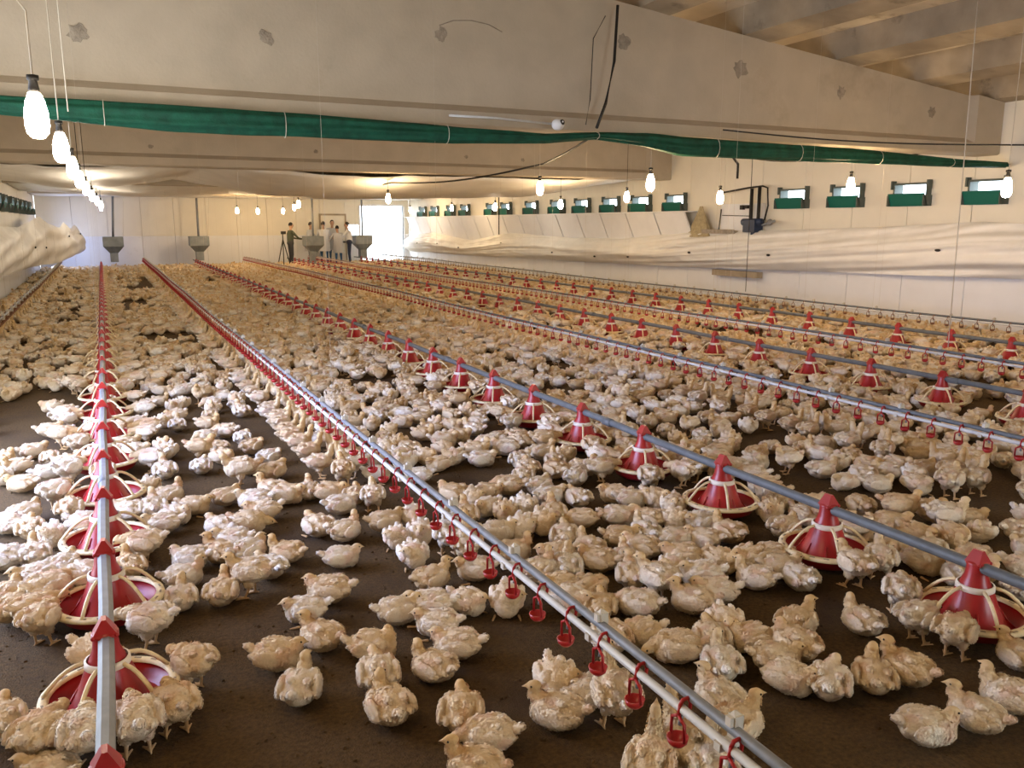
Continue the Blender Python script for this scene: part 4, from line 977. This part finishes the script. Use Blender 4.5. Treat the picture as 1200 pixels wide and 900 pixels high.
REST = [(3.366,5.102,171,'E'),(4.006,4.629,336,'s'),(2.584,5.551,22,'t'),(3.872,4.762,20,'s'),(4.244,4.453,7,'l'),(0.856,6.094,46,'t'),(1.795,5.891,82,'s'),(4.758,3.913,24,'D'),(4.985,3.635,166,'D'),(5.269,3.214,260,'u'),(2.95,5.425,294,'E'),(4.434,4.309,17,'u'),(2.327,5.739,329,'s'),(1.144,6.091,2,'D'),(3.54,5.092,294,'t'),(2.752,5.571,315,'l'),(5.144,3.498,316,'S'),(0.286,6.22,252,'l'),(3.351,5.255,201,'E'),(1.335,6.091,303,'u'),(-0.335,6.227,328,'u'),(3.788,4.958,235,'s'),(0.631,6.212,122,'u'),(2.103,5.904,312,'u'),(-0.638,6.256,217,'u'),(4.138,4.758,235,'u'),(4.729,4.182,346,'D'),(3.161,5.465,50,'u'),(0.1,6.334,318,'s'),(5.141,3.701,350,'s'),(5.402,3.314,113,'s'),(5.038,3.858,321,'s'),(-0.184,6.346,269,'l'),(4.513,4.471,244,'t'),(4,4.939,80,'t'),(1.62,6.175,204,'s'),(2.51,5.877,126,'u'),(4.688,4.359,295,'u'),(-0.447,6.396,92,'l'),(3.069,5.63,90,'E'),(3.425,5.433,207,'u'),(4.989,4.06,188,'D'),(2.806,5.788,28,'E'),(3.588,5.34,80,'u'),(0.282,6.434,281,'u'),(5.419,3.494,40,'t'),(1.911,6.162,262,'t'),(3.852,5.177,45,'l'),(5.323,3.651,253,'u'),(1.443,6.298,204,'S'),(1.161,6.362,1,'D'),(0.833,6.414,86,'t'),(2.228,6.077,174,'u'),(5.265,3.835,124,'l'),(2.411,6.066,302,'s'),(0.037,6.532,20,'s'),(3.238,5.681,124,'E'),(5.624,3.339,344,'s'),(4.045,5.152,195,'S'),(5.178,4.013,160,'s'),(4.232,5.002,185,'s'),(0.573,6.546,211,'l'),(4.724,4.567,6,'D'),(-0.737,6.533,314,'u'),(-0.278,6.569,54,'E'),(4.978,4.3,165,'D'),(1.377,6.468,204,'D'),(2.334,6.225,261,'u'),(2.654,6.106,113,'l'),(1.575,6.469,102,'u'),(5.444,3.845,280,'l'),(5.35,3.982,21,'l'),(5.179,4.203,147,'s'),(1.845,6.412,256,'u'),(-0.565,6.655,20,'s'),(1.151,6.585,18,'D'),(3.875,5.461,26,'s'),(5.703,3.515,113,'s'),(5.576,3.722,243,'s'),(0.181,6.705,159,'E'),(0.744,6.666,149,'l'),(2.091,6.374,326,'s'),(3.666,5.627,307,'u'),(4.741,4.766,346,'D'),(3.505,5.739,59,'s'),(4.969,4.549,165,'D'),(4.178,5.291,17,'l'),(4.529,5.013,232,'s'),(1.734,6.547,352,'u'),(5.37,4.149,304,'t'),(2.87,6.154,312,'E'),(4.387,5.209,176,'u'),(2.268,6.435,356,'s'),(3.368,5.964,187,'E'),(4.089,5.501,349,'s'),(5.755,3.73,116,'t'),(5.897,3.511,337,'u'),(1.531,6.691,341,'s'),(0.195,6.864,190,'E'),(1.178,6.772,358,'D'),(4.99,4.731,192,'D'),(-0.393,6.875,348,'E'),(1.961,6.619,88,'s'),(4.729,5.031,2,'D'),(1.363,6.777,186,'D'),(2.752,6.342,130,'t'),(2.54,6.432,121,'s'),(5.639,4.01,180,'s'),(5.309,4.455,353,'t'),(5.156,4.633,239,'t'),(4.89,4.92,227,'u'),(5.54,4.189,75,'s'),(1.745,6.741,72,'l'),(4.553,5.271,329,'s'),(5.927,3.682,197,'l'),(2.18,6.634,165,'l'),(3.534,6.026,48,'u'),(4.441,5.403,22,'s'),(3.975,5.767,293,'u'),(0.649,6.976,332,'u'),(0.127,7.006,221,'E'),(3.804,5.888,308,'s'),(4.173,5.656,133,'s'),(2.376,6.632,136,'s'),(2.915,6.426,332,'s'),(5.913,3.858,316,'t'),(2.731,6.516,254,'u'),(0.421,7.055,86,'u'),(1.953,6.799,138,'u'),(4.751,5.263,6,'D'),(3.328,6.262,42,'s'),(5.534,4.435,295,'u'),(1.397,6.956,172,'D'),(1.14,7.013,0,'D'),(3.08,6.41,92,'E'),(4.942,5.121,193,'D'),(-0.375,7.115,246,'l'),(3.733,6.068,123,'s'),(4.018,5.926,156,'l'),(4.366,5.681,329,'u'),(4.618,5.483,71,'S'),(5.903,4.069,334,'s'),(5.141,5.002,24,'l'),(3.499,6.269,330,'s'),(2.159,6.853,38,'u'),(5.354,4.795,217,'l'),(5.759,4.309,157,'t'),(2.571,6.724,310,'s'),(6.166,3.754,249,'s'),(5.518,4.664,88,'s'),(0.326,7.247,269,'s'),(-0.177,7.256,308,'s'),(3.705,6.242,350,'s'),(0.056,7.263,8,'l'),(3.3,6.475,324,'s'),(2.744,6.738,349,'S'),(6.068,4.019,162,'s'),(5.918,4.252,189,'l'),(4.27,5.906,297,'s'),(1.18,7.196,9,'D'),(5.727,4.543,215,'l'),(5.098,5.238,73,'t'),(2.097,7.01,204,'l'),(-0.494,7.301,0,'s'),(2.445,6.902,357,'s'),(4.045,6.107,283,'s'),(1.844,7.092,201,'u'),(4.94,5.414,185,'D'),(0.701,7.305,77,'l'),(4.554,5.76,135,'u'),(4.75,5.622,338,'D'),(6.229,3.93,225,'s'),(2.611,6.893,190,'u'),(2.279,7.012,59,'s'),(4.435,5.891,260,'t'),(5.587,4.821,15,'u'),(5.454,5.006,5,'l'),(0.956,7.345,98,'u'),(1.383,7.281,199,'D'),(3.977,6.258,262,'u'),(3.56,6.504,32,'t'),(5.302,5.184,280,'s'),(0.435,7.411,213,'s'),(5.931,4.497,18,'l'),(3.735,6.454,352,'s'),(-0.368,7.456,27,'E'),(5.843,4.664,293,'t'),(6.223,4.145,209,'u'),(1.752,7.277,309,'u'),(4.158,6.241,334,'l'),(4.351,6.11,26,'l'),(5.114,5.502,164,'S'),(2.196,7.19,25,'u'),(3.37,6.727,183,'E'),(2.465,7.115,35,'s'),(5.643,4.989,302,'l'),(6.465,3.882,329,'s'),(6.38,4.029,18,'l'),(6.193,4.313,331,'s'),(4.722,5.888,5,'D'),(4.884,5.764,252,'s'),(2.641,7.09,21,'s'),(3.684,6.616,258,'u'),(4.596,6.021,117,'l'),(2.835,7.028,117,'t'),(1.368,7.455,197,'D'),(1.975,7.336,167,'s'),(-0.983,7.542,25,'s'),(0.752,7.573,252,'u'),(5.457,5.305,200,'t'),(4.037,6.454,301,'u'),(0.199,7.615,185,'E'),(5.812,4.924,183,'l'),(6.195,4.479,275,'t'),(1.592,7.482,112,'u'),(5.368,5.46,33,'l'),(-0.394,7.648,349,'E'),(4.227,6.392,268,'S'),(1.786,7.465,216,'l'),(5.989,4.802,89,'S'),(3.196,6.982,245,'E'),(3.508,6.838,136,'s'),(6.119,4.654,27,'u'),(5.688,5.18,177,'S'),(0.967,7.645,39,'s'),(6.551,4.083,170,'l'),(5.138,5.764,206,'t'),(3.933,6.648,314,'s'),(1.164,7.637,342,'D'),(6.361,4.385,202,'u'),(2.657,7.256,214,'u'),(2.132,7.434,89,'s'),(4.977,5.925,184,'D'),(4.424,6.351,346,'s'),(3.733,6.785,186,'t'),(1.441,7.612,268,'s'),(4.749,6.143,350,'D'),(2.849,7.229,243,'l'),(1.958,7.535,338,'l'),(3.395,7.007,106,'l'),(5.903,5.081,284,'s'),(0.451,7.791,265,'s'),(5.348,5.687,33,'u'),(2.335,7.455,248,'s'),(2.505,7.425,205,'s'),(5.67,5.411,16,'s'),(4.671,6.294,27,'l'),(0.752,7.803,207,'l'),(3.117,7.194,99,'E'),(6.595,4.252,83,'s'),(1.643,7.675,101,'u'),(-0.445,7.845,51,'l'),(6.741,4.069,224,'S'),(-0.093,7.89,269,'E'),(4.572,6.47,234,'t'),(6.165,4.979,164,'s'),(5.613,5.598,103,'u'),(5.339,5.864,233,'s'),(0.992,7.875,245,'l'),(2.774,7.444,9,'E'),(6.357,4.766,193,'t'),(4.943,6.227,181,'D'),(0.207,7.948,260,'t'),(2.25,7.628,137,'u'),(1.375,7.834,157,'D'),(1.837,7.74,85,'s'),(6.007,5.218,99,'u'),(3.395,7.199,291,'s'),(6.588,4.469,323,'u'),(-1.013,7.901,215,'u'),(0.542,7.962,271,'s'),(2.011,7.748,78,'s'),(6.752,4.321,42,'t'),(5.132,6.161,153,'S'),(5.934,5.412,137,'s'),(2.541,7.628,106,'l'),(5.286,6.064,77,'s'),(4.396,6.738,181,'l'),(5.525,5.854,294,'u'),(-0.404,8.041,160,'l'),(6.527,4.723,186,'t'),(4.75,6.519,338,'D'),(1.15,7.985,24,'D'),(-0.071,8.071,96,'E'),(4.57,6.658,30,'l'),(4.228,6.884,292,'s'),(3.341,7.361,155,'E'),(6.222,5.173,202,'t'),(0.344,8.1,356,'u'),(5.759,5.711,243,'l'),(6.963,4.169,204,'u'),(0.706,8.085,237,'S'),(4.976,6.427,319,'l'),(1.946,7.914,235,'s'),(3.533,7.35,237,'t'),(0.897,8.119,164,'t'),(5.173,6.322,185,'u'),(5.941,5.627,315,'S'),(5.497,6.062,192,'u'),(1.396,8.07,163,'D'),(2.372,7.84,104,'s'),(1.593,8.036,306,'t'),(2.611,7.78,303,'s'),(6.118,5.474,200,'u'),(4.773,6.684,103,'t'),(0.159,8.219,150,'E'),(7.004,4.343,231,'u'),(5.708,5.952,3,'s'),(6.427,5.169,316,'u'),(3.814,7.314,330,'t'),(6.548,5.02,252,'l'),(2.228,7.946,8,'l'),(6.679,4.855,317,'s'),(2.903,7.739,304,'E'),(1.801,8.07,202,'t'),(4.328,7.05,167,'s'),(4.493,6.946,339,'s'),(4.978,6.621,180,'D'),(0.514,8.27,207,'S'),(4.189,7.154,358,'s'),(5.856,5.869,340,'t'),(6.332,5.37,77,'u'),(-0.531,8.294,202,'s'),(1.152,8.241,359,'D'),(4.725,6.865,152,'s'),(5.332,6.413,290,'s'),(5.512,6.268,96,'l'),(-1.063,8.291,296,'t'),(0.802,8.329,32,'l'),(2.05,8.115,290,'s'),(1.651,8.219,342,'s'),(3.609,7.57,233,'l'),(3.425,7.662,177,'s'),(5.192,6.594,238,'S'),(6.111,5.755,160,'u'),(4.082,7.346,167,'s'),(3.817,7.491,82,'s'),(3.15,7.806,184,'t'),(2.608,8.011,61,'u'),(7.135,4.485,51,'l'),(4.324,7.249,27,'S'),(1.857,8.235,203,'u'),(6.612,5.253,45,'S'),(4.633,7.067,303,'u'),(5.859,6.102,318,'s'),(2.78,7.996,163,'l'),(6.408,5.569,286,'s'),(6.926,4.915,177,'s'),(5.706,6.293,153,'u'),(1.394,8.382,173,'D'),(6.029,5.99,219,'s'),(4.958,6.908,161,'D'),(6.282,5.733,13,'s'),(5.488,6.523,198,'l'),(3.774,7.654,301,'s'),(7.304,4.417,286,'t'),(3.339,7.86,23,'l'),(3.066,7.97,89,'E'),(0.958,8.489,254,'u'),(4.007,7.56,97,'t'),(4.548,7.277,73,'s'),(6.911,5.099,269,'t'),(-1.074,8.522,158,'u'),(0.609,8.569,215,'t'),(1.825,8.398,219,'u'),(3.588,7.809,269,'l'),(7.253,4.61,352,'S'),(1.992,8.366,114,'t'),(4.78,7.16,109,'S'),(0.398,8.601,332,'s'),(5.177,6.892,360,'t'),(0.062,8.623,237,'E'),(5.702,6.49,7,'t'),(1.525,8.507,8,'u'),(6.243,5.977,343,'s'),(4.451,7.413,137,'t'),(6.048,6.185,343,'u'),(4.958,7.091,204,'D'),(5.385,6.774,78,'s'),(6.644,5.556,345,'u'),(6.47,5.761,272,'t'),(-0.155,8.665,281,'E'),(3.26,8.038,129,'E'),(1.366,8.57,201,'D'),(2.764,8.236,351,'s'),(1.141,8.618,358,'D'),(6.782,5.439,158,'S'),(3.917,7.762,303,'s'),(4.711,7.313,347,'D'),(0.791,8.665,55,'u'),(5.561,6.719,149,'s'),(4.241,7.624,19,'l'),(3.745,7.885,27,'s'),(1.713,8.561,86,'l'),(7.447,4.576,310,'s'),(1.923,8.532,207,'t'),(6.956,5.311,222,'s'),(3.473,8.036,61,'t'),(7.161,5.04,338,'t'),(6.016,6.386,221,'l'),(6.439,5.964,251,'S'),(5.253,7.042,309,'s'),(0.574,8.767,86,'l'),(0.291,8.782,130,'s'),(6.226,6.217,49,'s'),(1.579,8.664,346,'u'),(6.666,5.76,325,'t'),(3.352,8.169,160,'E'),(6.38,6.121,231,'S'),(5.52,6.912,333,'s'),(-0.09,8.846,15,'t'),(6.824,5.646,107,'l'),(6.944,5.5,341,'s'),(0.978,8.808,80,'t'),(5.926,6.609,63,'u'),(1.37,8.776,178,'D'),(5.077,7.291,77,'l'),(4.742,7.516,10,'D'),(-1.111,8.825,196,'t'),(7.564,4.712,167,'s'),(7.151,5.327,6,'l'),(4.007,7.971,127,'s'),(4.466,7.731,338,'u'),(0.107,8.933,134,'E'),(1.748,8.767,352,'s'),(4.196,7.894,227,'S'),(0.757,8.91,231,'t'),(3.757,8.128,179,'u'),(-0.322,8.949,42,'E'),(5.786,6.841,335,'S'),(6.34,6.337,188,'l'),(3.559,8.231,322,'l'),(2.345,8.656,116,'t'),(1.55,8.834,351,'t'),(5.472,7.108,284,'u'),(7.382,5.116,297,'t'),(6.701,5.986,338,'t'),(2.071,8.744,223,'s'),(4.965,7.493,183,'D'),(2.815,8.539,52,'s'),(4.681,7.679,156,'s'),(5.341,7.236,208,'l'),(2.585,8.615,254,'t'),(0.563,8.98,43,'u'),(0.349,8.993,14,'s'),(1.179,8.947,349,'D'),(3.304,8.458,219,'E'),(0.2,9.153,181,'E'),(2.839,8.858,40,'E'),(4.744,8.005,352,'D'),(0.11,9.364,226,'E'),(-0.024,9.44,255,'E'),(3.331,8.902,150,'E'),(4.753,8.243,336,'D'),(4.979,8.267,163,'D'),(-0.232,9.661,64,'E'),(0.108,9.714,134,'E'),(2.908,9.303,303,'E'),(3.322,9.213,213,'E'),(4.962,8.517,192,'D'),(4.738,8.651,347,'D'),(-0.391,9.857,14,'E'),(0.198,9.896,173,'E'),(2.782,9.747,16,'E'),(-0.173,10.221,284,'E'),(4.943,8.992,164,'D'),(-0.21,10.431,69,'E'),(3.335,9.971,208,'E'),(2.956,10.107,292,'E'),(3.202,10.099,244,'E'),(0.179,10.6,159,'E'),(2.958,10.332,68,'E'),(2.777,10.548,12,'E'),(-0.19,10.996,288,'E'),(-0.016,10.998,254,'E'),(3.37,10.603,179,'E'),(-0.34,11.309,37,'E'),(3.228,10.865,238,'E'),(0.175,11.609,203,'E'),(-0.293,11.72,310,'E'),(0.051,11.749,240,'E')]
GR = 'young broiler chickens on the litter'
firsts = {}
for i, (x, y, hdg, pose, lab) in enumerate(BIRDS):
    k = i % len(VAR[pose]); me, bme, eyes = VAR[pose][k]
    o = link('young_chicken', me, None, (x, y, 0), math.radians(hdg)); tag(o, lab, 'chicken', GR)
    s = rnd.uniform(.90, 1.03); o.scale = (s, s, s * rnd.uniform(.96, 1.05))
    firsts.setdefault((pose, k), o)
    if i < 184:
        link('beak', bme, o)
        for e in eyes: link('eye', e, o)

# the crowd beyond the nearest 300: one object of instanced birds
PAN = [(fx, fy0 + k * .78) for (_, fx, fy0, fy1) in FLINES for k in range(60) if fy0 + k * .78 < fy1]
D0 = 6.09995
class Grid:
    def __init__(s, c): s.c = c; s.d = {}
    def ok(s, x, y, r):
        i, j = int(x // s.c), int(y // s.c)
        for a in (-1, 0, 1):
            for b_ in (-1, 0, 1):
                for (px, py) in s.d.get((i + a, j + b_), ()):
                    if (px - x) ** 2 + (py - y) ** 2 < r * r: return False
        return True
    def add(s, x, y): s.d.setdefault((int(x // s.c), int(y // s.c)), []).append((x, y))
G = Grid(.32); pts = []
for b_ in BIRDS: G.add(b_[0], b_[1])
vkeys = list(firsts.keys()); byp = {}
for i, (p, k) in enumerate(vkeys): byp.setdefault(p, []).append(i)
def put(x, y, hdg, pose):
    if pose not in byp: pose = 's'
    G.add(x, y); pts.append((x, y, math.radians(hdg), rnd.choice(byp[pose])))
for (x, y, hdg, pose) in REST: put(x, y, hdg, pose)
RIN = 9.0
def far(x, y): return math.hypot(x, y) > RIN
PG = Grid(.5)
for p in PAN: PG.add(*p)
for (px, py) in PAN:
    for k in range(6):
        a = rnd.uniform(0, 6.28); x, y = px + .29 * math.cos(a), py + .29 * math.sin(a)
        if far(x, y) and G.ok(x, y, .14): put(x, y, math.degrees(a) + 180, 'E')
for (_, dx, y0) in DL:
    for k in range(260):
        y = rnd.uniform(y0, 33.5); s = rnd.choice([-1, 1]); x = dx + s * rnd.uniform(.09, .15)
        if far(x, y) and G.ok(x, y, .16): put(x, y, (180 if s > 0 else 0) + rnd.uniform(-25, 25), 'D')
for k in range(120000):
    x, y = rnd.uniform(XL + .15, XR - .15), rnd.uniform(2, 34.6)
    if not far(x, y) or x > 1.6 + .62 * y * 1.9 + 4: continue
    nz = noise.noise(Vector((x * .9, y * .7, 3.3))) + .5 * noise.noise(Vector((x * 2.6, y * 2.1, 9)))
    if nz < (-.38 if x > 1.3 else -.10): continue
    if not PG.ok(x, y, .27): continue
    if G.ok(x, y, .150 if x > 1.3 else .165): put(x, y, rnd.uniform(0, 360), rnd.choice('sssttlluuS'))
for k in range(14000):   # thin stragglers beyond the frame of the near individuals (right and left edges)
    break
me = bpy.data.meshes.new('chicken_flock'); me.from_pydata([(p[0], p[1], 0) for p in pts], [], [])
n = len(pts); print('flock', n)
at = me.attributes.new('rot', 'FLOAT_VECTOR', 'POINT'); at.data.foreach_set('vector', np.array([(0, 0, p[2]) for p in pts], np.float32).ravel())
at = me.attributes.new('vid', 'INT', 'POINT'); at.data.foreach_set('value', np.array([p[3] for p in pts], np.int32))
at = me.attributes.new('scl', 'FLOAT', 'POINT'); at.data.foreach_set('value', np.array([rnd.uniform(.84, .99) for p in pts], np.float32))
flock = link('chicken_flock', me); tag(flock, 'dense crowd of cream young chickens filling the shed to the far wall', 'chickens', kind='stuff')
ng = bpy.data.node_groups.new('flock_nodes', 'GeometryNodeTree')
ng.interface.new_socket('Geometry', in_out='INPUT', socket_type='NodeSocketGeometry'); ng.interface.new_socket('Geometry', in_out='OUTPUT', socket_type='NodeSocketGeometry')
N = ng.nodes; L = ng.links; gi = N.new('NodeGroupInput'); go = N.new('NodeGroupOutput')
jn = N.new('GeometryNodeJoinGeometry')
for key in reversed(vkeys):
    oi = N.new('GeometryNodeObjectInfo'); oi.transform_space = 'ORIGINAL'; oi.inputs['Object'].default_value = firsts[key]; oi.inputs['As Instance'].default_value = False
    g2 = N.new('GeometryNodeGeometryToInstance'); L.new(oi.outputs['Geometry'], g2.inputs[0]); L.new(g2.outputs[0], jn.inputs[0])
ip = N.new('GeometryNodeInstanceOnPoints'); L.new(gi.outputs[0], ip.inputs['Points']); L.new(jn.outputs[0], ip.inputs['Instance']); ip.inputs['Pick Instance'].default_value = True
def na(nm, dt):
    q = N.new('GeometryNodeInputNamedAttribute'); q.data_type = dt; q.inputs['Name'].default_value = nm; return q.outputs['Attribute']
L.new(na('vid', 'INT'), ip.inputs['Instance Index']); L.new(na('rot', 'FLOAT_VECTOR'), ip.inputs['Rotation']); L.new(na('scl', 'FLOAT'), ip.inputs['Scale']); L.new(ip.outputs[0], go.inputs[0])
md = flock.modifiers.new('flock', 'NODES'); md.node_group = ng

# ---------------------------------------------------------------- people at the far end
def person(label, loc, rz, hgt, top, bottom, hair, lean=0.0, coat=True, arm=(.25, .25), feet=None):
    k = hgt / 1.75; t = thing('person', label, 'person', loc, rz, 'people standing at the far end')
    skin = (.45, .27, .18); Bs = []
    def cp(p, q, r0, r1, tg, n=8): Bs.extend(capsule([c * k for c in p], [c * k for c in q], r0 * k, r1 * k, tg, n))
    lx = lean
    for s in (-1, 1):
        cp((0, s * .10, .92), (.02, s * .11, .50), .085, .06, 'leg'); cp((.02, s * .11, .50), (-.01, s * .12, .09), .055, .04, 'leg'); cp((-.02, s * .12, .045), (.15, s * .13, .035), .045, .035, 'shoe')
        sh = (lx * .5, s * .19, 1.40); el = (lx * .5 + arm[0], s * .25, 1.14); ha = (lx * .5 + arm[0] + arm[1], s * .14, 1.10)
        cp(sh, el, .055, .042, 'top'); cp(el, ha, .040, .030, 'top'); cp(ha, (ha[0] + .09, ha[1], ha[2]), .034, .02, 'skin', 5)
        for f_ in range(4): cp((ha[0] + .08, ha[1] - .024 + f_ * .016, ha[2]), (ha[0] + .15, ha[1] - .026 + f_ * .018, ha[2] - .02), .010, .008, 'skin', 5)
        cp((ha[0] + .03, ha[1] - s * .03, ha[2]), (ha[0] + .09, ha[1] - s * .055, ha[2] + .01), .012, .009, 'skin', 5)
    cp((0, -.06, .95), (0, .06, .95), .12, .12, 'leg'); cp((0, 0, 1.0), (lx * .35, 0, 1.30), .13, .145, 'top'); cp((lx * .5, -.12, 1.38), (lx * .5, .12, 1.38), .08, .08, 'top')
    cp((lx * .5, 0, 1.42), (lx * .6 + .02, 0, 1.54), .055, .05, 'skin')
    hp = Vector((lx * .65 + .03, 0, 1.64)) * k
    Bs.append((hp, (.092 * k, .075 * k, .115 * k), (0, 0, 0), 'skin')); Bs.append((hp + Vector((.092, 0, -.01)) * k, (.02 * k, .013 * k, .02 * k), (0, 0, 0), 'skin'))
    for s in (-1, 1): Bs.append((hp + Vector((0, s * .076, 0)) * k, (.02 * k, .01 * k, .03 * k), (0, 0, 0), 'skin'))
    me = blob_mesh(Bs, .014, 'body', 2)
    cm = {'skin': skin, 'top': top, 'leg': bottom, 'shoe': (.03, .03, .03)}
    C = np.array([b_[0] for b_ in Bs]); cols = np.array([cm[b_[3]] for b_ in Bs]); RV = np.array([b_[1] for b_ in Bs])
    at = me.attributes.new('col', 'FLOAT_COLOR', 'POINT')
    arr = []
    for v in me.vertices:
        d2 = (((C - np.array(v.co)) / RV) ** 2).sum(1); c = cols[int(d2.argmin())]; arr += [*c, 1]
    at.data.foreach_set('color', arr); me.polygons.foreach_set('use_smooth', [True] * len(me.polygons)); me.materials.clear(); me.materials.append(MATS['person_body'])
    link('body', me, t)
    hb = MB()
    def hr(u, v):
        a = 2 * PI * u; e = PI * .5 * (1 - v * 1.15); rr = math.cos(e)
        return (hp.x - .012 * k + .100 * k * rr * math.cos(a) - (.02 * k * v if math.cos(a) > 0 else -.0), hp.y + .084 * k * rr * math.sin(a), hp.z + .02 * k + .115 * k * math.sin(e))
    hb.grid(hr, 16, 8); hb.build('hair', mat('hair_' + label[:14], hair, .7), t)
    for s in (-1, 1):
        e = MB(); e.ell(hp + Vector((.082, s * .032, .015)) * k, (.010 * k, .012 * k, .009 * k)); e.build('eye', 'eye', t)
    if coat:
        cb = MB()
        def cf(u, v):
            a = 2 * PI * u; z = 1.44 - v * .86; wx = .13 + .07 * v; wy = .20 - .02 * math.sin(PI * min(1, v * 1.6)) + .04 * v; q = 1 + .05 * math.sin(a * 6) * v
            return ((lx * .5 * max(0, (z - .95) / .45) + wx * q * math.cos(a)) * k, wy * q * math.sin(a) * k, z * k)
        cb.grid(cf, 32, 12); cb.build('coat', mat('coat_' + label[:14], top, .8, var=.05, vscale=8), t)
    return t
PY = 33.7
WT = (.62, .63, .66); GY = (.42, .44, .47)
person('person in dark olive shirt and dark trousers behind a tripod, leftmost of group', (6.55, 33.2, 0), math.radians(10), 1.68, (.06, .07, .045), (.035, .035, .04), (.015, .012, .01), .05, False, (.22, .24))
person('person in white shirt second from the left, behind the hopper', (7.5, 34.2, 0), math.radians(-20), 1.70, (.50, .51, .54), (.05, .07, .10), (.04, .03, .025), .1, True, (.18, .2))
person('person in pale coat and blue trousers with back to the camera, mid group', (7.95, 33.6, 0), math.radians(80), 1.72, WT, (.03, .09, .20), (.02, .015, .012), .15)
person('tall person in grey coat at the back of the group', (8.5, 34.4, 0), math.radians(-100), 1.78, GY, (.04, .08, .15), (.02, .018, .018), 0)
person('person with long black hair in grey and white coat and blue trousers', (8.35, 32.9, 0), math.radians(100), 1.56, (.45, .46, .50), (.03, .10, .24), (.008, .006, .005), .1)
person('person in white shirt and dark blue trousers, rightmost of the group', (8.98, 33.6, 0), math.radians(160), 1.70, (.72, .72, .74), (.02, .03, .07), (.03, .025, .02), .1, False)
t = thing('tripod', 'dark camera tripod standing beside the leftmost person', 'tripod', (6.25, 33.1, 0))
for a in (0.3, 2.4, 4.5): b = MB(); b.tube([(0, 0, 1.05), (.28 * math.cos(a), .28 * math.sin(a), .01)], .02, 8); b.build('leg', 'black_rubber', t)
b = MB(); b.tube([(0, 0, 1.0), (0, 0, 1.25)], .02, 8); b.box(-.06, .12, -.05, .05, 1.25, 1.36); b.build('camera_head', 'black_rubber', t)
